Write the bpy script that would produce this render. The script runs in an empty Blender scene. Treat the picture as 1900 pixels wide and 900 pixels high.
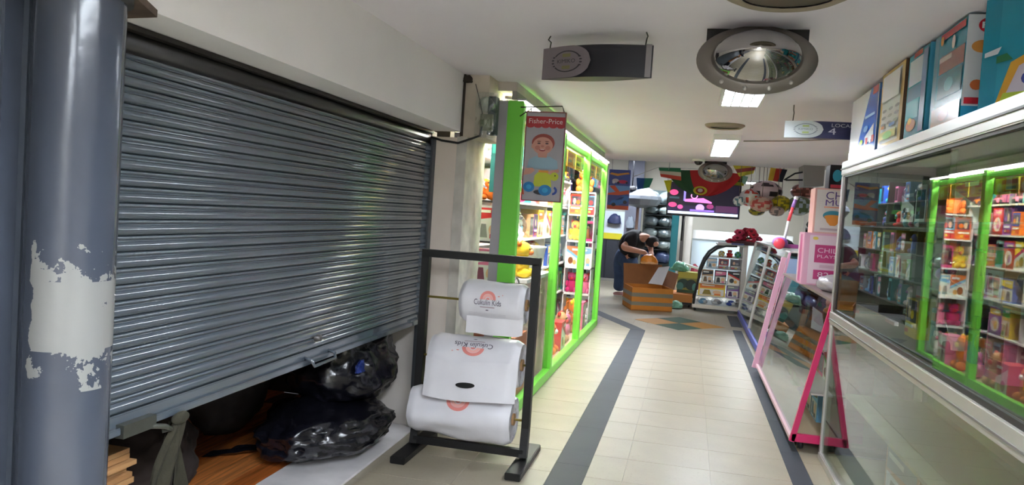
import bpy, bmesh, math, random
from mathutils import Vector, Matrix, noise
random.seed(7)
S = bpy.context.scene
C = S.collection
PI = math.pi
# ------------------------------------------------------------------ camera, world, exposure
YAW, PIT, ROL, FPX = .2252, .0422, .0658, 1428.0
_f = Vector((-math.sin(YAW)*math.cos(PIT), math.cos(YAW)*math.cos(PIT), -math.sin(PIT)))
_r = Vector((math.cos(YAW), math.sin(YAW), 0)); _u = _r.cross(_f)
RT = _r*math.cos(ROL) + _u*math.sin(ROL); UP = _u*math.cos(ROL) - _r*math.sin(ROL); FW = _f
EYE = Vector((0, 0, 1.5))
cd = bpy.data.cameras.new('camera'); cam = bpy.data.objects.new('camera', cd); C.objects.link(cam)
cd.sensor_fit = 'HORIZONTAL'; cd.sensor_width = 36; cd.lens = 36*FPX/1900; cd.clip_start = .05
m = Matrix((RT, UP, -FW)).transposed().to_4x4(); m.translation = EYE; cam.matrix_world = m
S.camera = cam
w = bpy.data.worlds.new('world'); S.world = w; w.use_nodes = True
w.node_tree.nodes['Background'].inputs[0].default_value = (.30, .31, .33, 1)
w.node_tree.nodes['Background'].inputs[1].default_value = .25
S.view_settings.view_transform = 'Standard'; S.view_settings.look = 'None'
S.view_settings.exposure = 1.3; S.view_settings.gamma = 1
try: S.view_settings.use_curve_mapping = False
except Exception: pass
S.cycles.transparent_max_bounces = 24
LAMP = 1.0     # overall strength of the fluorescent fittings

def at(x, y, X=None, Y=None, Z=None):          # point of the place behind a pixel, on one known plane
    d = FW + RT*((x-950)/FPX) - UP*((y-450)/FPX)
    i, v = [(i, v) for i, v in enumerate((X, Y, Z)) if v is not None][0]
    return EYE + d*((v-EYE[i])/d[i])

# ------------------------------------------------------------------ materials
def lin(c):
    return tuple(((v/255)/12.92 if v/255 <= .04045 else ((v/255+.055)/1.055)**2.4) for v in c[:3]) + (1,)
MC = {}
def mat(col, rough=.5, metal=0.0, var=0.0, vs=8.0, bump=0.0, bs=40.0, emit=0.0, spec=.5, coat=0.0):
    key = (tuple(col), rough, metal, var, vs, bump, bs, emit, spec, coat)
    if key in MC: return MC[key]
    mt = bpy.data.materials.new('paint_%d' % len(MC)); mt.use_nodes = True
    nt = mt.node_tree; b = nt.nodes['Principled BSDF']; L = nt.links.new
    b.inputs['Base Color'].default_value = lin(col); b.inputs['Roughness'].default_value = rough
    b.inputs['Metallic'].default_value = metal; b.inputs['Specular IOR Level'].default_value = spec
    b.inputs['Coat Weight'].default_value = coat; b.inputs['Coat Roughness'].default_value = .1
    if emit: b.inputs['Emission Color'].default_value = lin(col); b.inputs['Emission Strength'].default_value = emit
    if var or bump: tc = nt.nodes.new('ShaderNodeTexCoord')
    if var:
        n = nt.nodes.new('ShaderNodeTexNoise'); n.inputs['Scale'].default_value = vs; n.inputs['Detail'].default_value = 5
        L(tc.outputs['Object'], n.inputs['Vector'])
        r = nt.nodes.new('ShaderNodeValToRGB'); c = lin(col)
        r.color_ramp.elements[0].position = .3; r.color_ramp.elements[1].position = .7
        r.color_ramp.elements[0].color = tuple(v*(1-var) for v in c[:3])+(1,)
        r.color_ramp.elements[1].color = tuple(min(1, v*(1+var*.6)) for v in c[:3])+(1,)
        L(n.outputs['Fac'], r.inputs[0]); L(r.outputs[0], b.inputs['Base Color'])
    if bump:
        n2 = nt.nodes.new('ShaderNodeTexNoise'); n2.inputs['Scale'].default_value = bs; n2.inputs['Detail'].default_value = 3
        L(tc.outputs['Object'], n2.inputs['Vector'])
        bp = nt.nodes.new('ShaderNodeBump'); bp.inputs['Strength'].default_value = bump; bp.inputs['Distance'].default_value = .01
        L(n2.outputs['Fac'], bp.inputs['Height']); L(bp.outputs[0], b.inputs['Normal'])
    MC[key] = mt; return mt

def glass(tint=(235, 245, 240), base=.04, rough=0.0, gain=1.0):
    key = ('glass', tint, base, rough, gain)
    if key in MC: return MC[key]
    mt = bpy.data.materials.new('clear_glass'); mt.use_nodes = True; nt = mt.node_tree; nt.nodes.clear(); L = nt.links.new
    o = nt.nodes.new('ShaderNodeOutputMaterial'); mx = nt.nodes.new('ShaderNodeMixShader')
    t = nt.nodes.new('ShaderNodeBsdfTransparent'); t.inputs[0].default_value = lin(tint)
    g = nt.nodes.new('ShaderNodeBsdfAnisotropic'); g.inputs['Roughness'].default_value = rough
    ge = nt.nodes.new('ShaderNodeNewGeometry'); dt = nt.nodes.new('ShaderNodeVectorMath'); dt.operation = 'DOT_PRODUCT'
    L(ge.outputs['Normal'], dt.inputs[0]); L(ge.outputs['Incoming'], dt.inputs[1])
    def mth(op, a, b=None):
        n = nt.nodes.new('ShaderNodeMath'); n.operation = op
        for i, v in enumerate((a, b)):
            if v is None: continue
            if isinstance(v, (int, float)): n.inputs[i].default_value = v
            else: L(v, n.inputs[i])
        return n.outputs[0]
    c = mth('ABSOLUTE', dt.outputs['Value']); p = mth('POWER', mth('SUBTRACT', 1.0, c), 5.0)
    fr = mth('MULTIPLY', mth('ADD', mth('MULTIPLY', p, 1-base), base), gain)
    L(fr, mx.inputs[0]); L(t.outputs[0], mx.inputs[1]); L(g.outputs[0], mx.inputs[2]); L(mx.outputs[0], o.inputs[0])
    MC[key] = mt; return mt

# ------------------------------------------------------------------ mesh building
class MB:
    def __init__(s): s.v = []; s.f = []; s.m = []; s.sm = []
    def add(s, vs, fs, mi=0, smooth=False):
        o = len(s.v); s.v += [Vector(q) for q in vs]
        for q in fs: s.f.append(tuple(i+o for i in q)); s.m.append(mi); s.sm.append(smooth)
        return s
    def box(s, x0, x1, y0, y1, z0, z1, mi=0):
        return s.add([(x0,y0,z0),(x1,y0,z0),(x1,y1,z0),(x0,y1,z0),(x0,y0,z1),(x1,y0,z1),(x1,y1,z1),(x0,y1,z1)],
                     [(0,3,2,1),(4,5,6,7),(0,1,5,4),(1,2,6,5),(2,3,7,6),(3,0,4,7)], mi)
    def bar(s, a, b, w, h, mi=0, side=None):        # rectangular bar from a to b
        a = Vector(a); b = Vector(b); d = (b-a).normalized()
        sd = Vector(side) if side else (d.cross(Vector((0,0,1))) if abs(d.z) < .95 else Vector((1,0,0)))
        sd = (sd - d*sd.dot(d)).normalized(); n = d.cross(sd)
        vs = [p + sd*i*w/2 + n*j*h/2 for p in (a, b) for i, j in ((-1,-1),(1,-1),(1,1),(-1,1))]
        return s.add(vs, [(0,1,2,3),(7,6,5,4),(0,4,5,1),(1,5,6,2),(2,6,7,3),(3,7,4,0)], mi)
    def prism(s, poly, vec, mi=0, smooth=False):    # closed 3D polygon pushed along vec
        n = len(poly); vec = Vector(vec); poly = [Vector(p) for p in poly]
        vs = poly + [p+vec for p in poly]
        return s.add(vs, [tuple(range(n))[::-1], tuple(range(n, 2*n))] + [(i, (i+1) % n, n+(i+1) % n, n+i) for i in range(n)], mi, smooth)
    def tube(s, pts, r, seg=10, mi=0, cap=True):
        pts = [Vector(p) for p in pts]; n = len(pts); rs = r if isinstance(r, (list, tuple)) else [r]*n
        vs = []; prev = None
        for i, p in enumerate(pts):
            d = (pts[min(i+1, n-1)] - pts[max(i-1, 0)]).normalized()
            if prev is None: prev = d.orthogonal().normalized()
            sd = (prev - d*prev.dot(d)).normalized(); prev = sd; nn = d.cross(sd)
            vs += [p + (sd*math.cos(2*PI*k/seg) + nn*math.sin(2*PI*k/seg))*rs[i] for k in range(seg)]
        fs = [(i*seg+k, i*seg+(k+1) % seg, (i+1)*seg+(k+1) % seg, (i+1)*seg+k) for i in range(n-1) for k in range(seg)]
        o = len(s.v); s.add(vs, fs, mi, True)
        if cap: s.add([], [tuple(range(seg))[::-1], tuple(range((n-1)*seg, n*seg))], mi); s.f[-2] = tuple(o+k for k in range(seg))[::-1]; s.f[-1] = tuple(o+(n-1)*seg+k for k in range(seg))
        return s
    def lathe(s, prof, c=(0,0,0), seg=24, mi=0, M=None, smooth=True):   # profile (r, z) about z, then M, then moved to c
        c = Vector(c); vs = []
        for r, z in prof:
            for k in range(seg):
                p = Vector((r*math.cos(2*PI*k/seg), r*math.sin(2*PI*k/seg), z))
                vs.append((M @ p if M else p) + c)
        n = len(prof)
        return s.add(vs, [(i*seg+k, i*seg+(k+1) % seg, (i+1)*seg+(k+1) % seg, (i+1)*seg+k) for i in range(n-1) for k in range(seg)], mi, smooth)
    def ball(s, c, r, seg=14, rings=8, mi=0):
        r = (r, r, r) if isinstance(r, (int, float)) else r; c = Vector(c); vs = [c+Vector((0,0,-r[2]))]
        for i in range(1, rings):
            a = -PI/2 + PI*i/rings
            vs += [c+Vector((r[0]*math.cos(a)*math.cos(2*PI*k/seg), r[1]*math.cos(a)*math.sin(2*PI*k/seg), r[2]*math.sin(a))) for k in range(seg)]
        vs.append(c+Vector((0,0,r[2]))); e = len(vs)-1
        fs = [(0, 1+(k+1) % seg, 1+k) for k in range(seg)]
        fs += [(1+i*seg+k, 1+i*seg+(k+1) % seg, 1+(i+1)*seg+(k+1) % seg, 1+(i+1)*seg+k) for i in range(rings-2) for k in range(seg)]
        b = 1+(rings-2)*seg; fs += [(b+k, b+(k+1) % seg, e) for k in range(seg)]
        return s.add(vs, fs, mi, True)
    def grid(s, fn, nu, nv, mi=0, smooth=True):
        vs = [fn(i/nu, j/nv) for j in range(nv+1) for i in range(nu+1)]; q = nu+1
        return s.add(vs, [(j*q+i, j*q+i+1, (j+1)*q+i+1, (j+1)*q+i) for j in range(nv) for i in range(nu)], mi, smooth)
    def mesh(s, name, mats, org=Vector((0,0,0))):
        me = bpy.data.meshes.new(name); me.from_pydata([tuple(v-org) for v in s.v], [], s.f)
        for q in (mats if isinstance(mats, (list, tuple)) else [mats]): me.materials.append(q)
        for p, i, sm in zip(me.polygons, s.m, s.sm): p.material_index = i; p.use_smooth = sm
        me.update(); return me
    def obj(s, name, mats, parent=None, bevel=0.0):
        if parent: org = wloc(parent)
        else:
            xs = [v.x for v in s.v]; ys = [v.y for v in s.v]
            org = Vector(((min(xs)+max(xs))/2, (min(ys)+max(ys))/2, min(v.z for v in s.v)))
        o = link(name, s.mesh(name, mats, org), parent, None if parent else org)
        if bevel:
            bm = bmesh.new(); bm.from_mesh(o.data); bmesh.ops.remove_doubles(bm, verts=bm.verts, dist=1e-5)
            es = [e for e in bm.edges if len(e.link_faces) == 2 and e.calc_face_angle(0) > .6]
            bmesh.ops.bevel(bm, geom=es, offset=bevel, segments=2, affect='EDGES', clamp_overlap=True); bm.to_mesh(o.data); bm.free()
        return o
def wloc(o):
    p = Vector(o.location); q = o.parent
    while q: p = p + Vector(q.location); q = q.parent
    return p
def link(name, data, parent=None, loc=None):
    o = bpy.data.objects.new(name, data); C.objects.link(o)
    if loc is not None: o.location = loc
    if parent: o.parent = parent
    return o
def tag(o, label, cat, group=None):
    o['label'] = label; o['category'] = cat
    if group: o['group'] = group
    return o
def thing(name, label, cat, loc=(0,0,0), group=None):
    return tag(link(name, None, None, Vector(loc)), label, cat, group)
def struct(o, label=None, cat=None):
    o['kind'] = 'structure'
    if label: o['label'] = label
    if cat: o['category'] = cat
    return o
# ------------------------------------------------------------------ flat print: layered shapes on a plane
TXT = {}
def textgeo(body):
    if body not in TXT:
        cu = bpy.data.curves.new('t', 'FONT'); cu.body = body; cu.size = 1; cu.resolution_u = 3
        o = bpy.data.objects.new('t', cu); C.objects.link(o); bpy.context.view_layer.update()
        me = bpy.data.meshes.new_from_object(o.evaluated_get(bpy.context.evaluated_depsgraph_get()))
        vs = [(v.co.x, v.co.y) for v in me.vertices]; fs = [tuple(p.vertices) for p in me.polygons]
        x0 = min(v[0] for v in vs); x1 = max(v[0] for v in vs); y0 = min(v[1] for v in vs); y1 = max(v[1] for v in vs)
        TXT[body] = ([((x-x0)/(x1-x0), (y-y0)/(y1-y0)) for x, y in vs], fs)
        bpy.data.objects.remove(o); bpy.data.curves.remove(cu); bpy.data.meshes.remove(me)
    return TXT[body]
def rect(x0, y0, x1, y1): return [(x0,y0),(x1,y0),(x1,y1),(x0,y1)]
def ell(cx, cy, rx, ry, a0=0, a1=2*PI, n=24):
    full = abs(a1-a0-2*PI) < 1e-6
    return [(cx+rx*math.cos(a0+(a1-a0)*i/(n if full else n-1)), cy+ry*math.sin(a0+(a1-a0)*i/(n if full else n-1))) for i in range(n)]
def ring(cx, cy, rx, ry, t, a0=0, a1=2*PI, n=20):
    return [('quad', [(cx+(rx*k)*math.cos(a), cy+(ry*k)*math.sin(a)) for a, k in
            ((a0+(a1-a0)*i/n, 1), (a0+(a1-a0)*(i+1)/n, 1), (a0+(a1-a0)*(i+1)/n, 1-t), (a0+(a1-a0)*i/n, 1-t))]) for i in range(n)]
def art(name, parent, fn, layers, rough=.4, emit=0.0, step=.0007):
    """fn(u, v, k) gives the point of the surface at height k; layers = (colour, shape); shape = polygon, list of quads or ('text', str, x0, y0, x1, y1)"""
    b = MB(); mats = []; cols = []
    for k, (col, sh) in enumerate(layers):
        if col not in cols: cols.append(col); mats.append(mat(col, rough, emit=emit))
        mi = cols.index(col); h = (k+1)*step
        if sh[0] == 'text':
            _, body, x0, y0, x1, y1 = sh; vs, fs = textgeo(body)
            b.add([fn(x0+(x1-x0)*x, y0+(y1-y0)*y, h) for x, y in vs], fs, mi)
        elif sh[0] == 'grid':
            _, x0, y0, x1, y1, nu, nv = sh; b.grid(lambda u, v: fn(x0+(x1-x0)*u, y0+(y1-y0)*v, h), nu, nv, mi)
        elif isinstance(sh[0], tuple) and sh[0][0] == 'quad':
            for _, q in sh: b.add([fn(x, y, h) for x, y in q], [(0,1,2,3)], mi)
        else: b.add([fn(x, y, h) for x, y in sh], [tuple(range(len(sh)))], mi)
    return b.obj(name, mats, parent)
def plane(o, u, v):
    o = Vector(o); u = Vector(u); v = Vector(v); n = u.cross(v).normalized()
    return lambda x, y, k=0: o + u*x + v*y + n*k
ORD = ['first', 'second', 'third', 'fourth', 'fifth', 'sixth', 'seventh', 'eighth', 'ninth', 'tenth', 'eleventh', 'twelfth', 'thirteenth', 'fourteenth', 'fifteenth', 'sixteenth', 'seventeenth', 'eighteenth', 'nineteenth', 'twentieth']
# ================================================================== THE SETTING
CZ = 2.36
WHITE = mat((205, 198, 190), .75, var=.06, vs=1.5, bump=.05, bs=60)
CEIL = mat((234, 229, 236), .85, var=.05, vs=.9, bump=.04, bs=80)
def vinyl(col, spk, name, rough=.36, spec=.4):
    mt = mat(col, rough, var=.10, vs=3.0, spec=spec).copy(); mt.name = name; nt = mt.node_tree; L = nt.links.new
    b = nt.nodes['Principled BSDF']; old = b.inputs['Base Color'].links[0].from_socket
    ge = nt.nodes.new('ShaderNodeNewGeometry'); n = nt.nodes.new('ShaderNodeTexNoise'); n.inputs['Scale'].default_value = 55; n.inputs['Detail'].default_value = 2
    L(ge.outputs['Position'], n.inputs['Vector'])
    r = nt.nodes.new('ShaderNodeValToRGB'); r.color_ramp.elements[0].position = .60; r.color_ramp.elements[1].position = .70
    r.color_ramp.elements[0].color = (0,0,0,1); r.color_ramp.elements[1].color = (.75,.75,.75,1); L(n.outputs['Fac'], r.inputs[0])
    mx = nt.nodes.new('ShaderNodeMix'); mx.data_type = 'RGBA'; L(r.outputs[0], mx.inputs[0]); L(old, mx.inputs[6]); mx.inputs[7].default_value = lin(spk)
    L(mx.outputs[2], b.inputs['Base Color'])
    bp = nt.nodes.new('ShaderNodeBump'); bp.inputs['Strength'].default_value = .03; bp.inputs['Distance'].default_value = .01
    n2 = nt.nodes.new('ShaderNodeTexNoise'); n2.inputs['Scale'].default_value = 9; L(ge.outputs['Position'], n2.inputs['Vector'])
    L(n2.outputs['Fac'], bp.inputs['Height']); L(bp.outputs[0], b.inputs['Normal'])
    return mt
CREAM = vinyl((154, 145, 126), (142, 132, 112), 'cream_vinyl'); SLATE = vinyl((62, 66, 72), (66, 70, 76), 'slate_vinyl', .5, .15)
# base floor: joints between the near tiles, tile lines carried on by the material far away
fm = mat((158, 150, 132), .36, var=.08, vs=2).copy(); fm.name = 'far_floor'; nt = fm.node_tree
br = nt.nodes.new('ShaderNodeTexBrick'); br.offset = 0; ge = nt.nodes.new('ShaderNodeNewGeometry'); nt.links.new(ge.outputs['Position'], br.inputs['Vector'])
br.inputs['Scale'].default_value = 1; br.inputs['Brick Width'].default_value = .49; br.inputs['Row Height'].default_value = .425; br.inputs['Mortar Size'].default_value = .004
br.inputs['Color1'].default_value = lin((158,150,132)); br.inputs['Color2'].default_value = lin((154,146,128)); br.inputs['Mortar'].default_value = lin((140,131,113))
nt.links.new(br.outputs['Color'], nt.nodes['Principled BSDF'].inputs['Base Color'])
floor = struct(MB().box(-2.0, 3.2, -3.0, 18.6, -.12, -.003).obj('floor', fm), 'cream speckled vinyl tile floor of the shopping aisle', 'floor')
XE = [(-1.63,-1.155), (-1.155,-.68), (-.48,-.267), (-.267,.225), (.225,.70), (.82,1.30)]
G = .0014
for x0, x1 in XE:
    b = MB(); x0g, x1g, y1g = x0+G, x1-G, .425-G
    b.add([(x0g,G,-.003),(x1g,G,-.003),(x1g,y1g,-.003),(x0g,y1g,-.003),(x0g+.001,G+.001,0),(x1g-.001,G+.001,0),(x1g-.001,y1g-.001,0),(x0g+.001,y1g-.001,0)],
          [(4,5,6,7),(0,1,5,4),(1,2,6,5),(2,3,7,6),(3,0,4,7)])
    me = b.mesh('tile', CREAM)
    for r in range(-5, 17):
        o = link('tile', me, floor); o.location = Vector((0, 4.364+.425*r, 0)) - wloc(floor)
def sliver(name, pts, mt, z=0.0):
    return MB().prism([(p[0], p[1], -.003) for p in pts], (0, 0, .003+z)).obj(name, mt, floor)
yy = 2.0
while yy < 10.4:
    y2 = min(yy+.85, 10.46); sliver('stripe_tile', [(-.68,yy+.001),(-.48,yy+.001),(-.48,y2-.001),(-.68,y2-.001)], SLATE); yy += .85
yy = 2.0
while yy < 11.3:
    y2 = min(yy+.85, 11.42); sliver('stripe_tile', [(.70,yy+.001),(.82,yy+.001),(.82,y2-.001),(.70,y2-.001)], SLATE); yy += .85
sliver('stripe_tile', [(.70,11.75),(.86,11.75),(.86,13.1),(.70,13.1)], SLATE)
sliver('stripe_tile', [(-.68,10.46),(-.48,10.46),(-.62,10.78),(-1.30,12.15),(-1.46,12.0)], SLATE, .0012)
DC = Vector((-.05, 11.54)); DX, DY = .66, .74
for nm, cx, cy, col in (('diamond_tile', -.5, 0, (180,132,72)), ('diamond_tile', .5, 0, (174,126,66)), ('diamond_tile', 0, .5, (62,86,68)), ('diamond_tile', 0, -.5, (56,84,70))):
    c0 = DC + Vector((cx*DX, cy*DY)); k = .497
    sliver(nm, [(c0.x-DX*k, c0.y), (c0.x, c0.y-DY*k), (c0.x+DX*k, c0.y), (c0.x, c0.y+DY*k)], vinyl(col, tuple(int(v*.85) for v in col), 'diamond_vinyl', .55, .12), .0012)
# ceilings, walls
ceiling = struct(MB().box(-2.0, 3.2, -3.0, 11.7, CZ, CZ+.5).obj('ceiling', CEIL), 'flat off-white painted ceiling over the aisle', 'ceiling')
struct(MB().box(-4.3, 3.2, 11.7, 18.6, 3.05, 3.2).obj('ceiling_hall', CEIL), 'higher pale ceiling at the far end of the aisle', 'ceiling')
struct(MB().box(-4.3, 3.2, 18.5, 18.62, -.1, 3.05).obj('wall_back', mat((212, 208, 192), .8, var=.05, vs=1)), 'cream painted end wall behind the screen and flags', 'wall')
struct(MB().box(2.5, 2.62, -3, 18.5, -.1, 3.05).obj('wall_right', mat((196,190,180), .8, var=.05, vs=1)), 'beige wall behind the display cabinets on the right', 'wall')
struct(MB().box(-4.3, 3.2, -3.12, -3.0, -.1, 2.9).obj('wall_front', mat((196,190,180), .8)), 'plain pale wall at the near end of the aisle', 'wall')
struct(MB().box(-1.9, -1.5, -3.0, 4.845, 1.986, CZ).obj('wall_header', mat((238, 236, 236), .7, var=.05, vs=1.5, bump=.04, bs=60)), 'off-white boxed header above the roller shutter', 'wall')
# store behind the shutter
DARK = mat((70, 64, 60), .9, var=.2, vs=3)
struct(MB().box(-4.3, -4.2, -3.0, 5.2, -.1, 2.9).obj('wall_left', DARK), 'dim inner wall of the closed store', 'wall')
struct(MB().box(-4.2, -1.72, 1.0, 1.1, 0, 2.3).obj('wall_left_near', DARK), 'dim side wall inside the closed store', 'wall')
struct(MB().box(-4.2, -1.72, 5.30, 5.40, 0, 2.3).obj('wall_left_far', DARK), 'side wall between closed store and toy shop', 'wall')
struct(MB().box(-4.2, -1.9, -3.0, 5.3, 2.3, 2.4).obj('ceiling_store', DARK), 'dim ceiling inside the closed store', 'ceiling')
# pale reveal wall seen under the raised shutter edge
struct(MB().box(-2.30, -1.70, 4.86, 4.95, 0, 1.986).obj('wall_reveal', WHITE), 'white end wall beside the black bags under the shutter', 'wall')
# laminate floor inside
lam = struct(MB().box(-4.2, -2.07, 1.1, 5.3, -.12, -.002).obj('floor_store', mat((70, 40, 24), .6)), 'orange brown laminate floor inside the closed store', 'floor')
def wood(seed):
    key = ('wood', seed)
    if key in MC: return MC[key]
    c = [(206,124,62), (192,108,50), (214,134,72), (182,100,46)][seed]
    mt = mat(c, .32).copy(); nt = mt.node_tree; L = nt.links.new; b = nt.nodes['Principled BSDF']
    ge = nt.nodes.new('ShaderNodeNewGeometry'); mp = nt.nodes.new('ShaderNodeMapping'); mp.inputs['Scale'].default_value = (30, 1.6, 1); mp.inputs['Location'].default_value = (seed*3.7, seed*1.3, 0)
    n = nt.nodes.new('ShaderNodeTexNoise'); n.inputs['Scale'].default_value = 1.6; n.inputs['Detail'].default_value = 6; n.inputs['Distortion'].default_value = .6
    r = nt.nodes.new('ShaderNodeValToRGB'); q = lin(c); r.color_ramp.elements[0].position = .35; r.color_ramp.elements[1].position = .65
    r.color_ramp.elements[0].color = tuple(v*.55 for v in q[:3])+(1,); r.color_ramp.elements[1].color = tuple(min(1, v*1.25) for v in q[:3])+(1,)
    L(ge.outputs['Position'], mp.inputs[0]); L(mp.outputs[0], n.inputs['Vector']); L(n.outputs['Fac'], r.inputs[0]); L(r.outputs[0], b.inputs['Base Color'])
    MC[key] = mt; return mt
for i in range(13):
    x1 = -2.07-.14*i
    for j in range(4):
        y0 = 1.1+1.1*j-(.55 if i % 2 else 0)
        MB().box(x1-.139, x1-.001, max(1.1, y0+.001), min(5.29, y0+1.099), -.002, .006).obj('plank', wood(random.randrange(4)), lam)
struct(MB().prism([(-2.07,1.1,-.003),(-1.63,1.1,-.003),(-1.69,4.86,-.003),(-2.07,4.86,-.003)], (0,0,.013)).obj('trim_1', mat((236, 232, 232), .3, var=.2, vs=4, bump=.03, bs=15), None, .002), 'worn white marble threshold slab below the shutter', 'threshold')
# column between the shutter and the shop
col = struct(link('wall_column', None, None, Vector((-1.58, 5.1, 0))), 'beige plastered column between shutter and green shop window', 'column')
MB().box(-1.70, -1.46, 4.85, 5.28, .0, 1.95).obj('shaft', mat((234, 221, 209), .8, var=.10, vs=2.5, bump=.06, bs=50), col)
MB().box(-1.47, -1.452, 4.852, 5.30, .0, 1.955).obj('corner_strip', mat((208, 202, 192), .7, var=.25, vs=9, bump=.1, bs=30), col)
MB().box(-1.52, -1.452, 4.835, 4.851, .0, 1.955).obj('corner_strip', mat((206, 200, 190), .7, var=.18, vs=8, bump=.08, bs=30), col)
MB().box(-1.50, -1.33, 4.85, 5.28, 1.955, CZ).obj('capital', mat((196, 184, 168), .8, var=.18, vs=5, bump=.08, bs=40), col)
MB().box(-1.75, -1.45, 4.825, 4.85, .0, .10).obj('skirting', mat((186, 182, 170), .4, var=.25, vs=12), col)
MB().box(-1.505, -1.488, 4.835, 4.85, 1.96, CZ).obj('joint', mat((60, 52, 46), .9), col)
# ================================================================== LEFT PILLAR
pc = at(132, 450, Y=1.62); PR = .103
pil = struct(link('wall_pillar', None, None, Vector((pc.x, 1.62, 0))), 'grey painted round steel pillar with peeled patches at left edge', 'pillar')
GREY = mat((60, 65, 75), .18, var=.08, vs=4, bump=.05, bs=25, spec=.6)
pm = GREY.copy(); pm.name = 'peeled_pillar_paint'; nt = pm.node_tree; L = nt.links.new; b = nt.nodes['Principled BSDF']; old = b.inputs['Base Color'].links[0].from_socket
tc = nt.nodes.new('ShaderNodeTexCoord'); sx = nt.nodes.new('ShaderNodeSeparateXYZ'); L(tc.outputs['Object'], sx.inputs[0])
def nmath(nt, op, a, bb=None):
    n = nt.nodes.new('ShaderNodeMath'); n.operation = op
    for i, v in enumerate((a, bb)):
        if v is None: continue
        if isinstance(v, (int, float)): n.inputs[i].default_value = v
        else: nt.links.new(v, n.inputs[i])
    return n.outputs[0]
nz = nt.nodes.new('ShaderNodeTexNoise'); nz.inputs['Scale'].default_value = 17; nz.inputs['Detail'].default_value = 5; nz.inputs['Roughness'].default_value = .62; L(tc.outputs['Object'], nz.inputs['Vector'])
zmid = at(140, 595, Y=1.52).z; zr = at(140, 450, Y=1.52).z - zmid
zz = nmath(nt, 'DIVIDE', nmath(nt, 'ABSOLUTE', nmath(nt, 'SUBTRACT', sx.outputs[2], zmid)), zr)      # 0 in the middle of the worn band, 1 at its ends
inn = nmath(nt, 'LESS_THAN', zz, .46)
side = nmath(nt, 'ADD', nmath(nt, 'MULTIPLY', sx.outputs[0], 1.0), nmath(nt, 'MULTIPLY', sx.outputs[1], .75))   # worn on the aisle side only
sidem = nmath(nt, 'GREATER_THAN', nmath(nt, 'ADD', side, nmath(nt, 'MULTIPLY', nz.outputs['Fac'], .05)), -.062)
th = nmath(nt, 'SUBTRACT', .52, nmath(nt, 'MULTIPLY', inn, .22))
pe = nmath(nt, 'MULTIPLY', nmath(nt, 'MULTIPLY', nmath(nt, 'GREATER_THAN', nz.outputs['Fac'], th), nmath(nt, 'LESS_THAN', zz, 1.0)), sidem)
mx = nt.nodes.new('ShaderNodeMix'); mx.data_type = 'RGBA'; L(pe, mx.inputs[0]); L(old, mx.inputs[6]); mx.inputs[7].default_value = lin((122, 122, 119)); L(mx.outputs[2], b.inputs['Base Color'])
MB().lathe([(PR, 0), (PR, 1.955)], (pc.x, 1.62, 0), 48).obj('shaft', pm, pil)
MB().box(pc.x-.26, pc.x-PR-.004, 1.50, 1.70, 0, 1.955).obj('side_plate', GREY, pil, .008)
MB().box(pc.x-PR-.02, pc.x-PR+.012, 1.56, 1.60, 0, 1.955).obj('weld_flange', mat((60, 66, 76), .4), pil)
MB().lathe([(.001, 1.948), (PR+.05, 1.948), (PR+.05, 1.975), (.001, 1.975)], (pc.x-.03, 1.60, 0), 32).obj('top_plate', mat((52, 52, 52), .6), pil)
q = at(292, 29, Z=1.97)
MB().prism([(pc.x, 1.62, 1.965), (pc.x+.05, 1.50, 1.965), (q.x+.10, q.y-.22, 1.965), (q.x, q.y, 1.965), (pc.x-.12, q.y+.02, 1.965)], (0, 0, .02)).obj('bracket_plate', mat((92, 76, 64), .8, var=.4, vs=9), pil)
# ================================================================== ROLLER SHUTTER
SX = -1.70; SY0, SY1 = 1.76, 4.815; SZ0, SZ1 = .725, 1.90
sh = thing('roller_shutter', 'half-raised grey steel roller shutter of horizontal slats closing the store', 'shutter', (SX, 3.0, SZ0))
STEEL = mat((78, 87, 96), .13, .0, var=.06, vs=3, bump=.02, bs=8, spec=.7, coat=.5)
NS = 22; PT = (SZ1-SZ0-.06)/NS
prof = [(0,0),(.010,.002),(.016,.008),(.018,.016),(.016,.026),(.010,.032),(.004,.0345),(.004,.038),(.012,.041),(.013,.047),(.009,.051),(.002,PT),(-.004,PT),(-.004,0)]
b = MB(); n = len(prof); pf = [Vector((p[0], 0, p[1]*PT/.0535 if p[1] != PT else PT)) for p in prof]
NY = 24
for j in range(NY+1):
    yv = SY0 + (SY1-SY0)*j/NY
    b.v += [Vector((p.x, yv-3.0, p.z)) for p in pf]
for j in range(NY):
    for i in range(n):
        b.f.append((j*n+i, j*n+(i+1) % n, (j+1)*n+(i+1) % n, (j+1)*n+i)); b.m.append(0); b.sm.append(i < 11)
b.f += [tuple(range(n)), tuple(NY*n+i for i in range(n))[::-1]]; b.m += [0,0]; b.sm += [False, False]
sm = b.mesh('slat', STEEL)
for k in range(NS):
    o = link('slat', sm, sh); o.location = (0.002*math.sin(k*1.7), 0, .06+PT*k)
MB().box(SX-.008, SX+.016, SY0, SY1, SZ0, SZ0+.058).obj('bottom_bar', STEEL, sh, .004)
MB().box(SX+.015, SX+.034, SY0, SY1, SZ0-.002, SZ0+.022).obj('bottom_lip', STEEL, sh, .003)
ha = at(574, 684, X=SX+.04); hb = at(617, 662, X=SX+.04)
MB().tube([(SX+.015,ha.y,SZ0+.03),(SX+.05,ha.y,SZ0+.02),(SX+.06,ha.y+.01,SZ0-.005),(SX+.06,hb.y-.01,SZ0-.005),(SX+.05,hb.y,SZ0+.02),(SX+.015,hb.y,SZ0+.03)], .008, 8).obj('pull_handle', STEEL, sh)
kb = at(588, 627, X=SX+.02)
MB().lathe([(.001,.03),(.016,.028),(.018,.0)], (SX+.012,kb.y,kb.z), 14, 0, Matrix.Rotation(PI/2,3,'Y')).obj('lock_knob', mat((86,84,84), .4, .6), sh)
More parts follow.
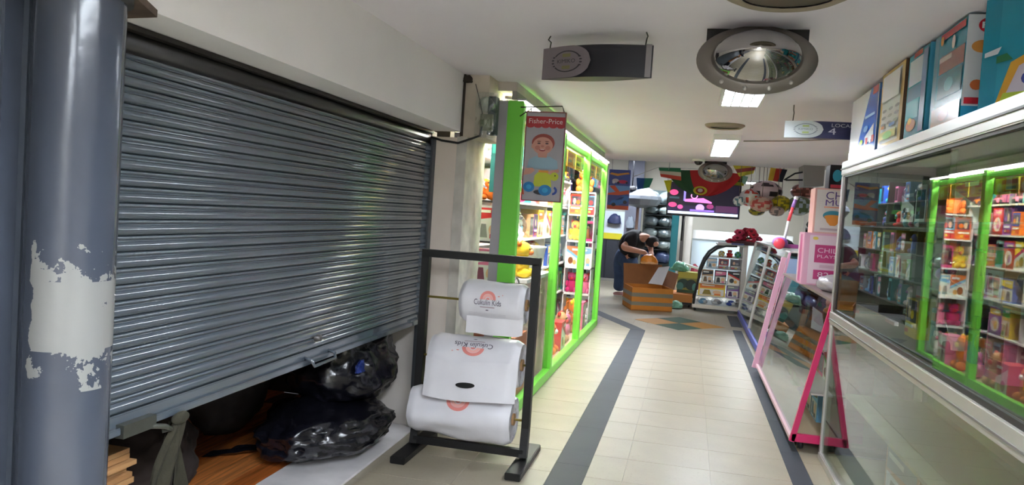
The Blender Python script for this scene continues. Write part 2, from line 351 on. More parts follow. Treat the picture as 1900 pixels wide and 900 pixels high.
la = at(280, 785, X=SX+.04)
MB().box(SX+.012, SX+.045, la.y-.13, la.y+.02, SZ0-.012, SZ0+.03).tube([(SX+.03,la.y-.02,SZ0+.0),(SX+.05,la.y+.06,SZ0-.02),(SX+.05,la.y+.09,SZ0-.035),(SX+.03,la.y+.07,SZ0-.04)], .009, 8).obj('latch', mat((96,98,92), .4, .7, var=.3), sh)
MB().box(SX+.012, SX+.04, SY1-.20, SY1-.06, SZ0+.0, SZ0+.03).tube([(SX+.03,SY1-.07,SZ0+.015),(SX+.05,SY1-.02,SZ0+.02)], .01, 8).obj('latch', mat((120,124,124), .4, .7, var=.2), sh)
BLK = mat((26, 26, 28), .55)
gd = thing('shutter_guide', 'dark steel guide channel at the far edge of the shutter', 'guide rail', (SX, SY1+.02, 0))
MB().box(SX-.03, SX+.035, SY1+.004, SY1+.03, .013, 1.93).box(SX+.022, SX+.035, SY1-.03, SY1+.004, .75, 1.93).obj('channel', mat((60,64,70), .5), gd)
hs = thing('shutter_housing', 'black slot and curved hood where the shutter rolls up', 'shutter housing', (SX, 3.0, SZ1))
MB().box(SX-.17, SX-.03, SY0, SY1+.02, SZ1-.06, 1.982).obj('cavity_shade', BLK, hs)  # black box stands in for the shade of the open cavity
MB().tube([(SX-.03, SY0, SZ1+.035), (SX-.03, SY1+.02, SZ1+.035)], .036, 14).obj('hood', mat((48,46,46), .45), hs)
MB().box(SX-.035, SX+.02, SY0, SY1+.02, 1.968, 1.984).obj('top_edge', mat((40,36,34), .6), hs)
# ================================================================== CEILING FITTINGS
ENAMEL = mat((232, 232, 228), .4); CHROME = mat((200, 200, 200), .15, 1.0)
def troffer(label, x0, x1, y0, y1, z1, power, drop=0.0, col=(234, 243, 255)):
    z0 = z1-.055; t = thing('ceiling_light', label, 'ceiling light', ((x0+x1)/2, (y0+y1)/2, z0), 'fluorescent ceiling lights')
    f = .02
    MB().box(x0,x1,y0,y0+f,z0,z1).box(x0,x1,y1-f,y1,z0,z1).box(x0,x0+f,y0+f,y1-f,z0,z1).box(x1-f,x1,y0+f,y1-f,z0,z1).box(x0+f,x1-f,y0+f,y1-f,z1-.012,z1).obj('housing', ENAMEL, t)
    MB().box(x0+f+.002,x1-f-.002,y0+f+.002,y1-f-.002,z0+.012,z0+.016).obj('diffuser', mat(col, .5, emit=power), t)
    for k in range(1, 4):
        xx = x0+f+(x1-x0-2*f)*k/4; MB().box(xx-.004,xx+.004,y0+f,y1-f,z0-.004,z0+.012).obj('louver', ENAMEL, t)
    nb = max(2, int((y1-y0)/.22))
    for k in range(1, nb):
        yv = y0+(y1-y0)*k/nb; MB().box(x0+f,x1-f,yv-.004,yv+.004,z0-.004,z0+.012).obj('louver', ENAMEL, t)
    if drop:
        for yv in (y0+.1, y1-.1): MB().tube([((x0+x1)/2,yv,z1),((x0+x1)/2,yv,z1+drop)], .006, 6).obj('rod', CHROME, t)
    return t
la1 = at(1333, 197, Z=CZ-.055); lb1 = at(1412, 197, Z=CZ-.055)
troffer('bright ceiling light right behind the nearest round mirror', la1.x, lb1.x, la1.y-.95, la1.y, CZ, 24*LAMP)
la2 = at(1315, 290, Z=CZ-.055); lb2 = at(1357, 290, Z=CZ-.055)
troffer('long bright ceiling light before the far round mirror', la2.x, lb2.x, la2.y-1.95, la2.y, CZ, 28*LAMP)
troffer('added unseen ceiling light above the camera side of the aisle', .05, .40, -.3, 1.5, CZ, 64*LAMP)  # lamp added out of view to light the near surfaces
troffer('added unseen ceiling light at the near end behind the camera', .05, .40, -2.6, -.9, CZ, 64*LAMP)  # second added lamp, fills the camera-facing surfaces
l3 = at(1398, 341, Y=15.5)
troffer('far suspended strip light hanging behind the balls', l3.x-.34, l3.x+.34, 15.2, 15.8, l3.z+.06, 32*LAMP, 3.05-l3.z-.06)
troffer('strip light over the till end of the hall', -2.4, -.4, 15.6, 16.1, 3.05, 34*LAMP)

def convex_mirror(label, c, w, h, bar_half):
    """oval convex mirror facing down the aisle on a black bar under the ceiling"""
    t = thing('convex_mirror', label, 'mirror', (c.x, c.y, c.z-h/2), 'convex mirrors under the ceiling')
    tilt = Matrix.Rotation(-.10, 3, 'X') @ Matrix.Rotation(.0, 3, 'Z')
    M = tilt @ Matrix(((w/2,0,0),(0,0,-w/2),(0,h/2,0)))       # local z -> towards the camera (-y)
    MB().lathe([(.70,.10),(.74,.13),(.80,.11),(1.0,.03),(1.0,-.02),(.72,-.02)], c, 48, 0, M).obj('rim', mat((120, 113, 106), .3, .15), t)
    MB().lathe([(.76*math.sin(a*1.5/14)/math.sin(1.5), .09+.80*(math.cos(a*1.5/14)-math.cos(1.5))) for a in range(14, -1, -1)], c, 48, 0, M).obj('dome', mat((176, 174, 172), .025, 1.0), t)
    MB().lathe([(.70,-.02),(.45,-.20),(.001,-.22)], c, 32, 0, M).obj('back_shell', mat((40,40,42), .5), t)
    for a in (-2.25, -1.75, -1.3, -.85):
        MB().ball(c + M @ Vector((.88*math.cos(a), .88*math.sin(a), .09)), .010, 8, 5).obj('rivet', mat((200,196,190), .3, .5), t)
    MB().box(c.x-bar_half, c.x+bar_half, c.y+.05, c.y+.10, CZ-.052, CZ).obj('mount_bar', BLK, t)
    MB().bar((c.x, c.y+.075, CZ-.02), (c.x, c.y+.05, c.z), .05, .02).obj('arm', BLK, t)
    return t
m1 = at(1403, 112, Y=3.5)
convex_mirror('large silver-rimmed oval convex mirror nearest under the ceiling', m1, .505, .300, .215)
m2 = at(1327, 319, Y=11.1)
convex_mirror('small far convex mirror above the hanging screen', m2, .47, .29, .15)
# round ceiling outlets
def outlet(label, c, r):
    t = thing('ceiling_vent', label, 'vent', (c.x, c.y, CZ-.03), 'round ceiling vents')
    MB().lathe([(r*.72,-.02),(r*.8,-.03),(r,-.008),(r,0)], (c.x,c.y,CZ), 40).obj('flange', mat((150,138,118), .6, var=.1), t)
    MB().lathe([(.001,-.012),(r*.72,-.014),(r*.72,0)], (c.x,c.y,CZ), 40).obj('disc', mat((120,108,92), .7), t)
outlet('round tan vent cut by the top edge of the picture', at(1450, 15, Z=CZ)-Vector((0,.235,0)), .235)
outlet('small round vent between the two ceiling lights', (at(1308,232,Z=CZ)+at(1383,232,Z=CZ))/2, .17)
# dome camera
cc = at(1296, 299, Y=10.9); t = thing('security_camera', 'small white dome security camera beside the far mirror', 'camera', (cc.x, cc.y, cc.z-.05))
MB().lathe([(.07,CZ-cc.z),(.07,.03),(.085,.03),(.085,-.005),(.06,-.005)], cc, 20).obj('housing', ENAMEL, t)
MB().ball(cc+Vector((0,-.01,-.005)), (.058,.058,.052), 14, 8).obj('lens_dome', mat((20,20,26), .1, spec=.8), t)

# hanging lens-shaped signs
NAVY = (58, 55, 86); PALE = (196, 190, 192)
def hang_sign(label, tl, tr, h, depth, wires, layers):
    w = tr-tl; w.z = 0; u = w.normalized(); n = Vector((u.y, -u.x, 0)); o = tl - Vector((0,0,h))
    t = thing('hanging_sign', label, 'sign', tuple((tl+tr)/2-Vector((0,0,h))), 'lens-shaped unit signs')
    def front(x, y, k=0): return o + (tr-tl)*x + Vector((0,0,h*y)) + n*(depth*math.sin(PI*x)+k)
    b = MB(); b.grid(lambda x, y: front(x, y), 24, 1)
    back = lambda x, y: o + (tr-tl)*x + Vector((0,0,h*y)) - n*(depth*math.sin(PI*x)+.003)
    b.grid(lambda x, y: back(1-x, y), 24, 1)
    for yv, fl in ((0, 1), (1, 0)): b.grid(lambda x, k: (front(x, yv)*(1-k)+back(x, yv)*k) if fl else (front(x, yv)*k+back(x, yv)*(1-k)), 24, 1)
    b.obj('body', mat((70, 58, 64), .45), t)
    art('printed_face', t, front, layers, .35, 0, .0006)
    for x, bend in wires:
        p = front(x, 1)-n*(depth*math.sin(PI*x))
        MB().tube([p, p+Vector((.004,0,(CZ-p.z)*.5)), p+Vector((bend,0,(CZ-p.z)*.7)), Vector((p.x,p.y,CZ))], .0035, 6).obj('hook_wire', mat((70,66,64), .4, .6), t)
    return t
def seal(cx, cy, rx, ry, ink, gold):
    L = [(ink, s) for s in (ring(cx,cy,rx,ry,.10,.5,2.6), ring(cx,cy,rx,ry,.10,3.7,5.8))]
    for k in range(4):
        a = -.42+.28*k; L += [(ink, ell(cx+rx*.97*math.cos(a), cy+ry*.97*math.sin(a), rx*.10, ry*.07, n=8)), (ink, ell(cx-rx*.97*math.cos(a), cy+ry*.97*math.sin(a), rx*.10, ry*.07, n=8))]
    L += [(gold, rect(cx-rx*.28, cy+ry*.38, cx+rx*.28, cy+ry*.70)), (gold, rect(cx-rx*.28, cy-ry*.74, cx+rx*.28, cy-ry*.42)), (ink, ('text', 'KIMIKO', cx-rx*.62, cy-ry*.18, cx+rx*.62, cy+ry*.18))]
    return L
def tongue(x0, x1, n=18):       # pale field with a rounded right end
    return [(0,0)] + [(x0+(x1-x0)*math.cos(a), .5+.5*math.sin(a)) for a in [-PI/2+PI*i/n for i in range(n+1)]] + [(0,1)]
def fieldlayers(pale, navy, x0, x1, ink, gold, cx, rx, ry):
    L = [(navy, ('grid', 0, 0, 1, 1, 24, 1))]
    # split the pale tongue in strips so that it follows the curved face
    N = 22
    for i in range(N):
        a, c = x1*i/N, x1*(i+1)/N
        hw = lambda x: .5 if x <= x0 else .5*math.sqrt(max(0, 1-((x-x0)/(x1-x0))**2))
        L.append((pale, [(a,.5-hw(a)), (c,.5-hw(c)), (c,.5+hw(c)), (a,.5+hw(a))]))
    # keep all strips on one level
    return L
def sign_art(t, front, pale, navy, x0, x1, ink, gold, cx, rx, ry, extra=()): pass
tl = at(1009, 91, Y=3.74); tr = at(1213, 83, Y=3.62); tr.z = tl.z+.0
Lr = fieldlayers((120,111,115), (17, 16, 27), .30, .50, None, None, 0, 0, 0)  # inks darkened to carry the shade this sign hangs in
Lr += seal(.27, .5, .145, .34, (44, 40, 46), (118, 114, 70)) + [((134,128,130), rect(.955, 0, 1, 1))]
hang_sign('dark purple hanging sign with pale round emblem near the front', tl, tr, .150, .06, ((.06,-.01), (.93,.008)), Lr)
tl = at(1457, 224, Y=5.70); tr = tl+Vector((.50,-.02,0))
Lr = fieldlayers((206,212,214), (48, 50, 92), .30, .50, None, None, 0, 0, 0)
Lr += seal(.27, .5, .15, .34, (120, 130, 140), (176, 190, 120)) + [((205,205,215), ('text', 'LOCAL', .60, .66, .88, .86)), ((225,225,235), ('text', '4', .56, .22, .66, .60))]
hang_sign('navy hanging unit sign with white numeral beyond the mirror', tl, tr, tl.z-at(1457, 255, Y=5.70).z, .03, ((.10,.0), (.9,.0)), Lr)
# thin cable across the ceiling
ca = at(1380, 262, Z=CZ-.01); cb = at(1560, 258, Z=CZ-.01)
tag(MB().tube([ca, (ca+cb)/2+Vector((0,0,-.008)), cb], .006, 6).obj('ceiling_cable', mat((150,140,132), .6)), 'thin pale cable run along the ceiling by the unit sign', 'cable')
# ================================================================== RACK WITH BAG ROLLS
STAND = mat((12, 11, 12), .45, bump=.03, bs=30)
RY = 4.42; xl, xr = -1.535, -.855; zt = 1.19
st = thing('bag_stand', 'black square-tube metal stand holding rolls of white bags', 'stand', ((xl+xr)/2, RY, 0))
for x in (xl, xr):
    b = MB(); pts = [(x, RY-.03, .05), (x, RY-.015, .12), (x, RY, .22), (x, RY, zt)]
    for p, q in zip(pts, pts[1:]): b.bar(p, q, .046, .05, 0, (1,0,0))
    b.obj('post', STAND, st)
    MB().box(x-.045, x+.045, RY-.30, RY+.30, .0, .042).obj('foot', STAND, st, .004)
MB().box(xl-.023, xr+.023, RY-.025, RY+.025, zt-.005, zt+.04).obj('top_bar', STAND, st)
MB().box(xl, xr, RY-.05, RY-.01, .055, .10).obj('bottom_bar', STAND, st)
ROLLS = [((-1.285, -.895), .945, .135, .02), ((-1.455, -.90), .590, .155, .03), ((-1.560, -.93), .262, .158, .02)]
for (x0, x1), z, r, sag in ROLLS:
    MB().tube([(xl, RY-.0, z), (xr, RY-.0, z)], .007, 8).obj('rod', mat((150, 132, 60), .4, .4), st)
FILM = mat((226, 224, 228), .38, var=.05, vs=6, bump=.25, bs=9)
INK = (62, 52, 72); CORAL = (226, 138, 130)
names = ['small roll of white printed bags on the top rod', 'middle roll of white bags hanging open with upside-down print', 'fat crumpled roll of white bags on the lowest rod']
def logo(flip, small=False):
    L = [(CORAL, ring(.5,.50,.15,.26,.34,0,PI)), ((238,176,168), ring(.5,.50,.095,.165,.5,0,PI)), (CORAL, ell(.5,.5,.035,.06,0,PI,10)),
         (INK, ('text', 'Cukulin Kids', .24, .34, .76, .50)), ((170,144,152), rect(.36, .27, .64, .295)),
         (CORAL, ell(.70,.62,.02,.016,n=8)), (CORAL, ell(.77,.66,.012,.012,n=8)), (INK, ell(.5,.20,.03,.014,n=8))]
    for k in range(3): L.append(((190,182,190), rect(.14, .10-.035*k, .86, .107-.035*k)))
    return [(c, flipsh(s)) for c, s in L] if flip else L
def flipsh(s):
    if s[0] == 'text': return ('text', s[1], 1-s[2], 1-s[3], 1-s[4], 1-s[5])
    if isinstance(s[0], tuple) and s[0][0] == 'quad': return [('quad', [(1-x, 1-y) for x, y in q]) for _, q in s]
    return [(1-x, 1-y) for x, y in s]
for k, ((x0, x1), z, r, sag) in enumerate(ROLLS):
    t = thing('bag_roll', names[k], 'bag roll', ((x0+x1)/2, RY, z-r), 'rolls of printed bags')
    rc = r*.93
    def surf(u, a, kk=0, x0=x0, x1=x1, z=z, r=rc, k=k):     # u along the roll, a angle from straight up towards the camera
        d = noise.noise(Vector((u*2.2+k*7, a*1.1, k*3.1)))*(.010 if k < 2 else .032) + noise.noise(Vector((u*6+k, a*3, 5)))*.004
        x = x0+(x1-x0)*u; e = .02*min(1, min(u, 1-u)*14)
        rr = r + d + e - .02 + kk
        return Vector((x, RY-math.sin(a)*rr, z+math.cos(a)*rr))
    b = MB(); b.grid(lambda u, v: surf(1-u, v*2*PI), 40, 40)
    b.obj('wound_film', FILM, t)
    for u in (0, 1):
        b = MB(); rim = [surf(u, 2*PI*i/40) for i in range(40)]; cx = x0 if u == 0 else x1
        b.add(rim+[Vector((cx+(.012 if u == 0 else -.012), RY, z))], [((i, (i+1) % 40, 40) if u == 0 else ((i+1) % 40, i, 40)) for i in range(40)], 0)
        b.obj('roll_end', mat((196,194,200), .5, var=.35, vs=30, bump=.6, bs=60), t)
    a0, a1 = (.55, 2.1) if k == 0 else (.15, 1.75)
    if k == 0:
        fl = lambda u, v, kk=0: surf(.14+.86*u, 2.2, .003) + Vector((.0, -.004-kk+.006*math.sin(9*u), -(1-v)*.10))
        MB().grid(lambda u, v: fl(u, 1-v), 16, 6).grid(lambda u, v: fl(u, v, -.002), 16, 6).obj('loose_flap', FILM, t)
        art('print', t, lambda u, v, kk: surf(.06+.80*u, 2.15-1.6*v, .002+kk), logo(False), .5, 0, .0004)
    if k == 1:
        def fl(u, v, kk=0):
            q = surf(u, 1.45, .003); return Vector((q.x, q.y-.012-.05*(1-v)*.5+.006*math.sin(7*u+2*v)-kk, z+.02-(1-v)*.225-.01*math.sin(5*u)))
        MB().grid(lambda u, v: fl(u, 1-v), 24, 10).grid(lambda u, v: fl(u, v, -.003), 24, 10).obj('loose_flap', FILM, t)
        art('print', t, lambda u, v, kk: surf(.10+.80*u, 1.55-1.35*v, .003+kk), logo(True), .5, 0, .0004)
        art('handle_slot', t, lambda u, v, kk: fl(u, v, .004+kk), [((22,20,20), ell(.47,.42,.105,.075))], .8)
    if k == 2:
        art('print', t, lambda u, v, kk: surf(.12+.76*u, 1.62-1.5*v, .004+kk), [(c, s) for c, s in logo(True)[:3]], .5, 0, .0004)
    MB().tube([(x0-.005, RY, z), (x1+.005, RY, z)], .035, 14).obj('core', mat((166,128,88), .8), t)
# ================================================================== UNDER THE SHUTTER
BAG = mat((16, 16, 24), .25, bump=.5, bs=16, spec=.7)
def blob(c, rad, seed, rough, tie=None, flat=0.0, sub=5):
    bm = bmesh.new(); bmesh.ops.create_icosphere(bm, subdivisions=sub, radius=1)
    for v in bm.verts:
        d = v.co.normalized(); q = Vector((d.x*2, d.y*2, d.z*2))+Vector((seed, seed*.7, seed*1.3))
        n1 = noise.noise(q*.9); n2 = noise.noise(q*2.3); n3 = abs(noise.noise(Vector((q.x*3.5, q.y*1.2, q.z*5))))
        f = 1 + rough*(.8*n1+.45*n2-.5*n3)
        p = Vector((d.x*rad[0]*f, d.y*rad[1]*f, d.z*rad[2]*f))
        if p.z < -rad[2]*flat: p.z = -rad[2]*flat + (p.z+rad[2]*flat)*.12
        v.co = p + c
    b = MB(); bm.verts.index_update()
    b.add([v.co.copy() for v in bm.verts], [tuple(v.index for v in f.verts) for f in bm.faces], 0, True); bm.free()
    zmin = min(v.z for v in b.v)
    return b, zmin
bl = at(590, 790, Y=4.30); br_ = at(640, 690, Y=4.45)
b, zm = blob(Vector((-2.02, 4.22, .20)), (.36, .54, .17), 3.1, .18, flat=.85)
for v in b.v: v.z += .010-zm
t = thing('garbage_bag', 'black plastic bag lying lowest on the marble threshold', 'bag', (-2.02, 4.22, .010), 'black bags under the shutter')
b.obj('sack', BAG, t)
MB().grid(lambda u, v: Vector((-2.20-.36*u+.10*v, 3.92-.16*u+.30*v-.1*u*v, .022+.05*(1-u)*(.5+.5*noise.noise(Vector((u*5,v*4,2))))+.012*math.sin(9*v+5*u))), 16, 12).obj('loose_end', BAG, t)
b, zm2 = blob(Vector((-2.02, 4.40, .55)), (.32, .41, .30), 8.4, .20, flat=.7)
topz = .285
for v in b.v: v.z += topz-zm2
t = thing('garbage_bag', 'upper black plastic bag with a blue patch under the shutter', 'bag', (-2.0, 4.40, topz), 'black bags under the shutter')
b.obj('sack', BAG, t)
best = min(b.v, key=lambda v: ((v-EYE).normalized()-(at(674, 690, Y=4.2)-EYE).normalized()).length*12+(v-EYE).length)     # spot on the sack's aisle side
bb, _ = blob(best, (.018, .085, .065), 1.7, .45, sub=4)
bb.obj('blue_patch', mat((26, 44, 112), .3, bump=.5, bs=30), t)
# tied khaki cloth and stack of kraft sheets by the pillar
kx = -1.86
t = thing('kraft_sheets', 'stack of brown kraft cardboard sheets beside the pillar base', 'cardboard', (kx, 2.28, .0))
k0 = at(215, 865, X=-1.82)
for i in range(9):
    z0 = .42+.021*i; o = .012*math.sin(i*2.3)
    MB().box(-2.25+o, -1.80+o, 1.90, k0.y+.05+o, z0, z0+.016+.003*(i % 2)).obj('sheet', mat([(176,132,86),(160,116,72),(188,146,98)][i % 3], .8, var=.15, vs=6), t)
MB().box(-2.25, -1.82, 1.90, k0.y+.04, .008, .42).obj('lower_bundle', mat((150,108,66), .85, var=.2, vs=9), t)
kc = at(268, 850, X=-1.80); t = thing('tied_cloth', 'dull khaki cloth knotted and hanging from the shutter latch', 'cloth', (kc.x, kc.y, kc.z-.2))
KH = mat((46, 43, 30), .9, var=.25, vs=14, bump=.3, bs=40)
for dx, ph in ((-.06, 0), (-.01, 1.7), (.05, 3.1)):
    def strip(u, v, k=0.0):
        w_ = .03+.06*min(1, v*3)+.02*math.sin(7*v+ph); x = SX+.04-.05*v+.014*math.sin(5*u+ph*2+3*v)+k; return Vector((x, kc.y-.02+dx*1.9*v+(u-.5)*w_*(1.0+.25*math.sin(4*v+ph)), SZ0-.02-.40*v-.03*math.sin(3*u+ph)*v))
    MB().grid(lambda u, v: strip(u, 1-v), 8, 14).grid(lambda u, v: strip(u, v, -.006), 8, 14).obj('fold', KH, t)
MB().ball((SX+.05, kc.y-.02, SZ0-.01), (.016,.045,.022), 12, 8).obj('knot', KH, t)
b, zm = blob(Vector((-2.45, 3.0, .25)), (.26, .45, .25), 5.2, .15, flat=.8)
for v in b.v: v.z += .007-zm
tag(b.obj('cloth_bundle', mat((44, 32, 28), .9, var=.3, vs=8)), 'dark brown cloth bundle in the shadow behind the shutter', 'bundle')
b, zm = blob(Vector((-2.75, 4.25, .4)), (.26, .3, .40), 11.2, .10, flat=.9)
for v in b.v: v.z += .007-zm
tag(b.obj('dark_sack', mat((52, 50, 52), .8, var=.2, vs=6)), 'dull grey sack standing in the dark behind the bags', 'sack')
# electric box, wrapped meter and cable on the column head
t = thing('electric_meter', 'clear plastic-wrapped meter box fixed on the column head', 'meter', (-1.27, 4.80, 1.93))
e0 = at(893, 178, Y=4.86); e1 = at(922, 250, Y=4.86)
MB().box(e0.x, e1.x-.02, 4.86, 4.95, e1.z, e0.z).obj('back_board', mat((70, 84, 84), .6), t)
MB().lathe([(.05,0),(.05,.05),(.044,.075),(.001,.08)], ((e0.x+e1.x)/2-.01, 4.86, e0.z-.06), 20, 0, Matrix.Rotation(PI/2,3,'X')).obj('glass_cover', glass((225,238,232), .10), t)
MB().box(e0.x+.01, e1.x-.03, 4.835, 4.862, e1.z+.02, e0.z-.12).obj('terminal_block', mat((120,124,96), .5), t)
bw = MB(); bw.grid(lambda u, v: Vector((e0.x-.012+(e1.x-e0.x+.02)*u, 4.79-.03*math.sin(PI*u)+.02*noise.noise(Vector((u*6, v*6, 1))), e1.z-.03+(e0.z-e1.z+.04)*v)), 14, 18)
bw.obj('plastic_wrap', glass((236,242,238), .14), t)
c0 = at(800, 254, Y=4.82); c1 = at(850, 262, Y=4.79); c2 = at(890, 252, Y=4.79)
tag(MB().tube([c0, c0*.6+c1*.4+Vector((0,0,-.012)), c1+Vector((0,0,-.012)), c1*.4+c2*.6+Vector((0,0,-.006)), c2, c2+Vector((.01,0,.06))], .0075, 8).obj('power_cable', mat((30,28,28), .5)), 'black cable sagging from shutter head to the meter box', 'cable')
tag(MB().tube([(-1.49,4.83,1.965),(-1.49,4.83,2.35)], .006, 6).tube([(-1.42,4.84,2.30),(-1.38,4.84,2.18),(-1.345,4.84,2.05)], .003, 5).obj('conduit', mat((64,56,50), .7)), 'thin dark conduit running up the column head', 'conduit')
cj = at(868, 152, Y=4.84)
b, _ = blob(cj, (.035, .03, .05), 2.2, .5, sub=3); tag(b.obj('wire_knot', mat((58,50,44), .85)), 'tangle of stripped wires where column meets the ceiling', 'wires')
# ================================================================== TOYS (each kind built once per colour, then copied with its parts)
PAL = {'pink': (226,120,160), 'magenta': (196,40,110), 'teal': (40,150,160), 'blue': (48,84,180), 'yellow': (236,200,50), 'orange': (230,120,40), 'red': (200,44,44),
       'white': (228,226,224), 'purple': (124,70,160), 'green': (80,170,70), 'black': (40,40,46), 'sky blue': (120,180,220), 'tan': (190,140,96), 'grey': (140,144,150)}
PN = list(PAL)
TOYC = {}
def toy_parts(kind, c1, c2, w, d, h):
    """list of (name, mesh, [sub parts]); base at the origin, front towards -y"""
    w, d, h = round(w, 2), round(d, 2), round(h, 2); key = (kind, c1, c2, w, d, h)
    if key in TOYC: return TOYC[key]
    a, b2 = PAL[c1], PAL[c2]; ma = mat(a, .35); mb = mat(b2, .4); out = []
    def fl(cols, layers, y=-d/2):
        b = MB(); ms = []; cs = []
        for k, (c, sh) in enumerate(layers):
            if c not in cs: cs.append(c); ms.append(mat(c, .3))
            b.add([(-w/2+w*x, y-.001*(k+1), h*z) for x, z in sh], [tuple(range(len(sh)))], cs.index(c))
        return b.mesh('printed_panel', ms)
    if kind == 'carton':
        b = MB().box(-w/2, w/2, -d/2, d/2, 0, h); dk = tuple(int(v*.6) for v in a); st = (PN.index(c1)*3+PN.index(c2)+int(w*100)) % 4
        if st == 1: Ls = [((230,226,222), rect(.05,.05,.95,.55)), (b2, [(.05,.60),(.95,.70),(.95,.94),(.05,.94)]), (dk, [(.15,.10),(.50,.10),(.42,.48),(.22,.48)]), ((232,190,150), ell(.70,.32,.16,.16,n=10)), (b2, rect(.60,.08,.84,.20)), ((240,236,220), rect(.12,.80,.60,.88))]
        elif st == 2: Ls = [(b2, rect(.05,.40,.95,.96)), ((60,66,84), rect(.12,.46,.88,.88)), ((225,190,160), ell(.35,.64,.12,.16,n=10)), (a, ell(.64,.60,.16,.12,n=10)), ((240,240,236), rect(.08,.26,.80,.34)), ((214,60,60), rect(.08,.10,.40,.20)), ((236,206,70), rect(.48,.10,.66,.20))]
        elif st == 3: Ls = [((236,232,226), [(.0,.0),(1,.0),(1,.35),(.0,.75)]), (b2, [(.0,.75),(1,.35),(1,.48),(.0,.88)]), (dk, ell(.34,.30,.20,.18,n=10)), ((228,170,90), ell(.66,.22,.14,.12,n=10)), ((240,240,240), rect(.42,.80,.94,.90))]
        else: Ls = None
        out = [('carton', b.mesh('carton', ma), [('printed_panel', fl(None, Ls or [(b2, rect(.06,.72,.94,.94)), ((236,234,230), ell(.5,.38,.36,.27,n=14)), (b2, ell(.42,.36,.15,.16,n=10)), ((235,196,160), ell(.60,.46,.11,.12,n=10)), ((236,230,200), rect(.12,.79,.7,.87)), (tuple(int(v*.6) for v in a), rect(.06,.03,.94,.09))]))])]
    elif kind == 'doll':
        b = MB().box(-w/2, w/2, d*.3, d/2, 0, h).box(-w/2, w/2, -d/2, d*.3, 0, h*.12).box(-w/2, w/2, -d/2, d*.3, h*.88, h).box(-w/2, -w/2+.012, -d/2, d*.3, h*.12, h*.88).box(w/2-.012, w/2, -d/2, d*.3, h*.12, h*.88)
        dl = MB().lathe([(.001,h*.13),(w*.26,h*.14),(w*.10,h*.48),(w*.12,h*.58),(w*.05,h*.63)], (0,0,0), 12).ball((0,0,h*.70), (w*.13,d*.2,h*.085), 12, 8, 1).ball((0,.01,h*.73), (w*.16,d*.22,h*.085), 12, 8, 2)
        out = [('carton', b.mesh('carton', ma), []), ('doll', dl.mesh('doll', [mb, mat((224,178,146), .5), mat((90,56,34), .6)]), []), ('clear_window', MB().box(-w/2+.012, w/2-.012, -d/2, -d/2+.002, h*.12, h*.88).mesh('clear_window', glass()), [])]
    elif kind == 'plush':
        b = MB().ball((0,0,h*.34), (w*.34,d*.36,h*.34)).ball((-w*.3,-d*.25,h*.14), (w*.15,d*.28,h*.13)).ball((w*.3,-d*.25,h*.14), (w*.15,d*.28,h*.13)).ball((-w*.36,-d*.08,h*.42), (w*.12,d*.16,h*.17)).ball((w*.36,-d*.08,h*.42), (w*.12,d*.16,h*.17))
        hd = MB().ball((0,-d*.06,h*.76), (w*.34,d*.34,h*.23)).ball((0,-d*.38,h*.70), (w*.13,d*.12,h*.08), 10, 6, 1)
        ears = [('ear', MB().ball((sx*w*.27,0,h*.93), (w*.12,d*.1,h*.085), 10, 6).mesh('ear', mb), []) for sx in (-1, 1)]
        eyes = [('eye', MB().ball((sx*w*.12,-d*.37,h*.80), (w*.035,d*.03,h*.026), 8, 5).mesh('eye', mat((20,18,18), .2)), []) for sx in (-1, 1)]
        out = [('body', b.mesh('body', mat(a, .9)), []), ('head', hd.mesh('head', [mat(a, .9), mb]), [(n, m_) for n, m_, _ in ears+eyes])]
    elif kind == 'car':
        hh = h
        b = MB().prism([(-w/2,-d*.4,hh*.2),(w/2,-d*.4,hh*.2),(w/2,-d*.4,hh*.5),(w*.3,-d*.4,hh*.58),(w*.12,-d*.4,hh),(-w*.3,-d*.4,hh),(-w*.42,-d*.4,hh*.6),(-w/2,-d*.4,hh*.55)], (0,d*.8,0))
        wn = MB().prism([(w*.26,-d*.402,hh*.6),(w*.10,-d*.402,hh*.94),(-w*.27,-d*.402,hh*.94),(-w*.36,-d*.402,hh*.62)], (0,d*.804,0))
        out = [('body', b.mesh('body', ma), []), ('window', wn.mesh('window', mat((30,40,60), .1)), [])]
        wm = MB().lathe([(.001,-.02),(hh*.2,-.02),(hh*.22,0),(hh*.2,.02),(.001,.02)], (0,0,0), 14, 0, Matrix.Rotation(PI/2,3,'X'))
        for sx in (-.3, .3):
            for sy in (-.4, .4):
                q = MB(); q.v = [v+Vector((sx*w, sy*d, hh*.22)) for v in wm.v]; q.f = wm.f; q.m = wm.m; q.sm = wm.sm
                out.append(('wheel', q.mesh('wheel', mat((30,30,32), .6)), []))
    elif kind == 'bagged':
        b = MB()
        def f(u, v):
            a_ = 2*PI*u; pr = math.sin(PI*min(1, v*1.0))**.5 if v < 1 else 0
            nz = 1+.12*noise.noise(Vector((math.cos(a_)*2, math.sin(a_)*2, v*4+w*30)))
            return Vector((math.cos(a_)*w*.46*(.35+.65*pr)*nz, math.sin(a_)*d*.46*pr*nz, h*.82*v))
        b.grid(lambda u, v: f(1-u, v), 14, 8)
        ins = MB().ball((-w*.12,0,h*.22), (w*.26,d*.3,h*.2), 10, 7, 0).ball((w*.14,0,h*.30), (w*.22,d*.26,h*.22), 10, 7, 1).ball((0,0,h*.5), (w*.24,d*.26,h*.16), 10, 7, 0)
        out = [('clear_bag', b.mesh('clear_bag', glass((238,240,242), .10, .05)), []), ('pieces', ins.mesh('pieces', [ma, mb]), []), ('header_card', MB().box(-w*.45,w*.45,-.004,.004,h*.80,h).mesh('header_card', mb), [])]
    elif kind == 'ball':
        r = min(w, h)/2; b = MB().ball((0,0,r), (r,r,r), 18, 12)
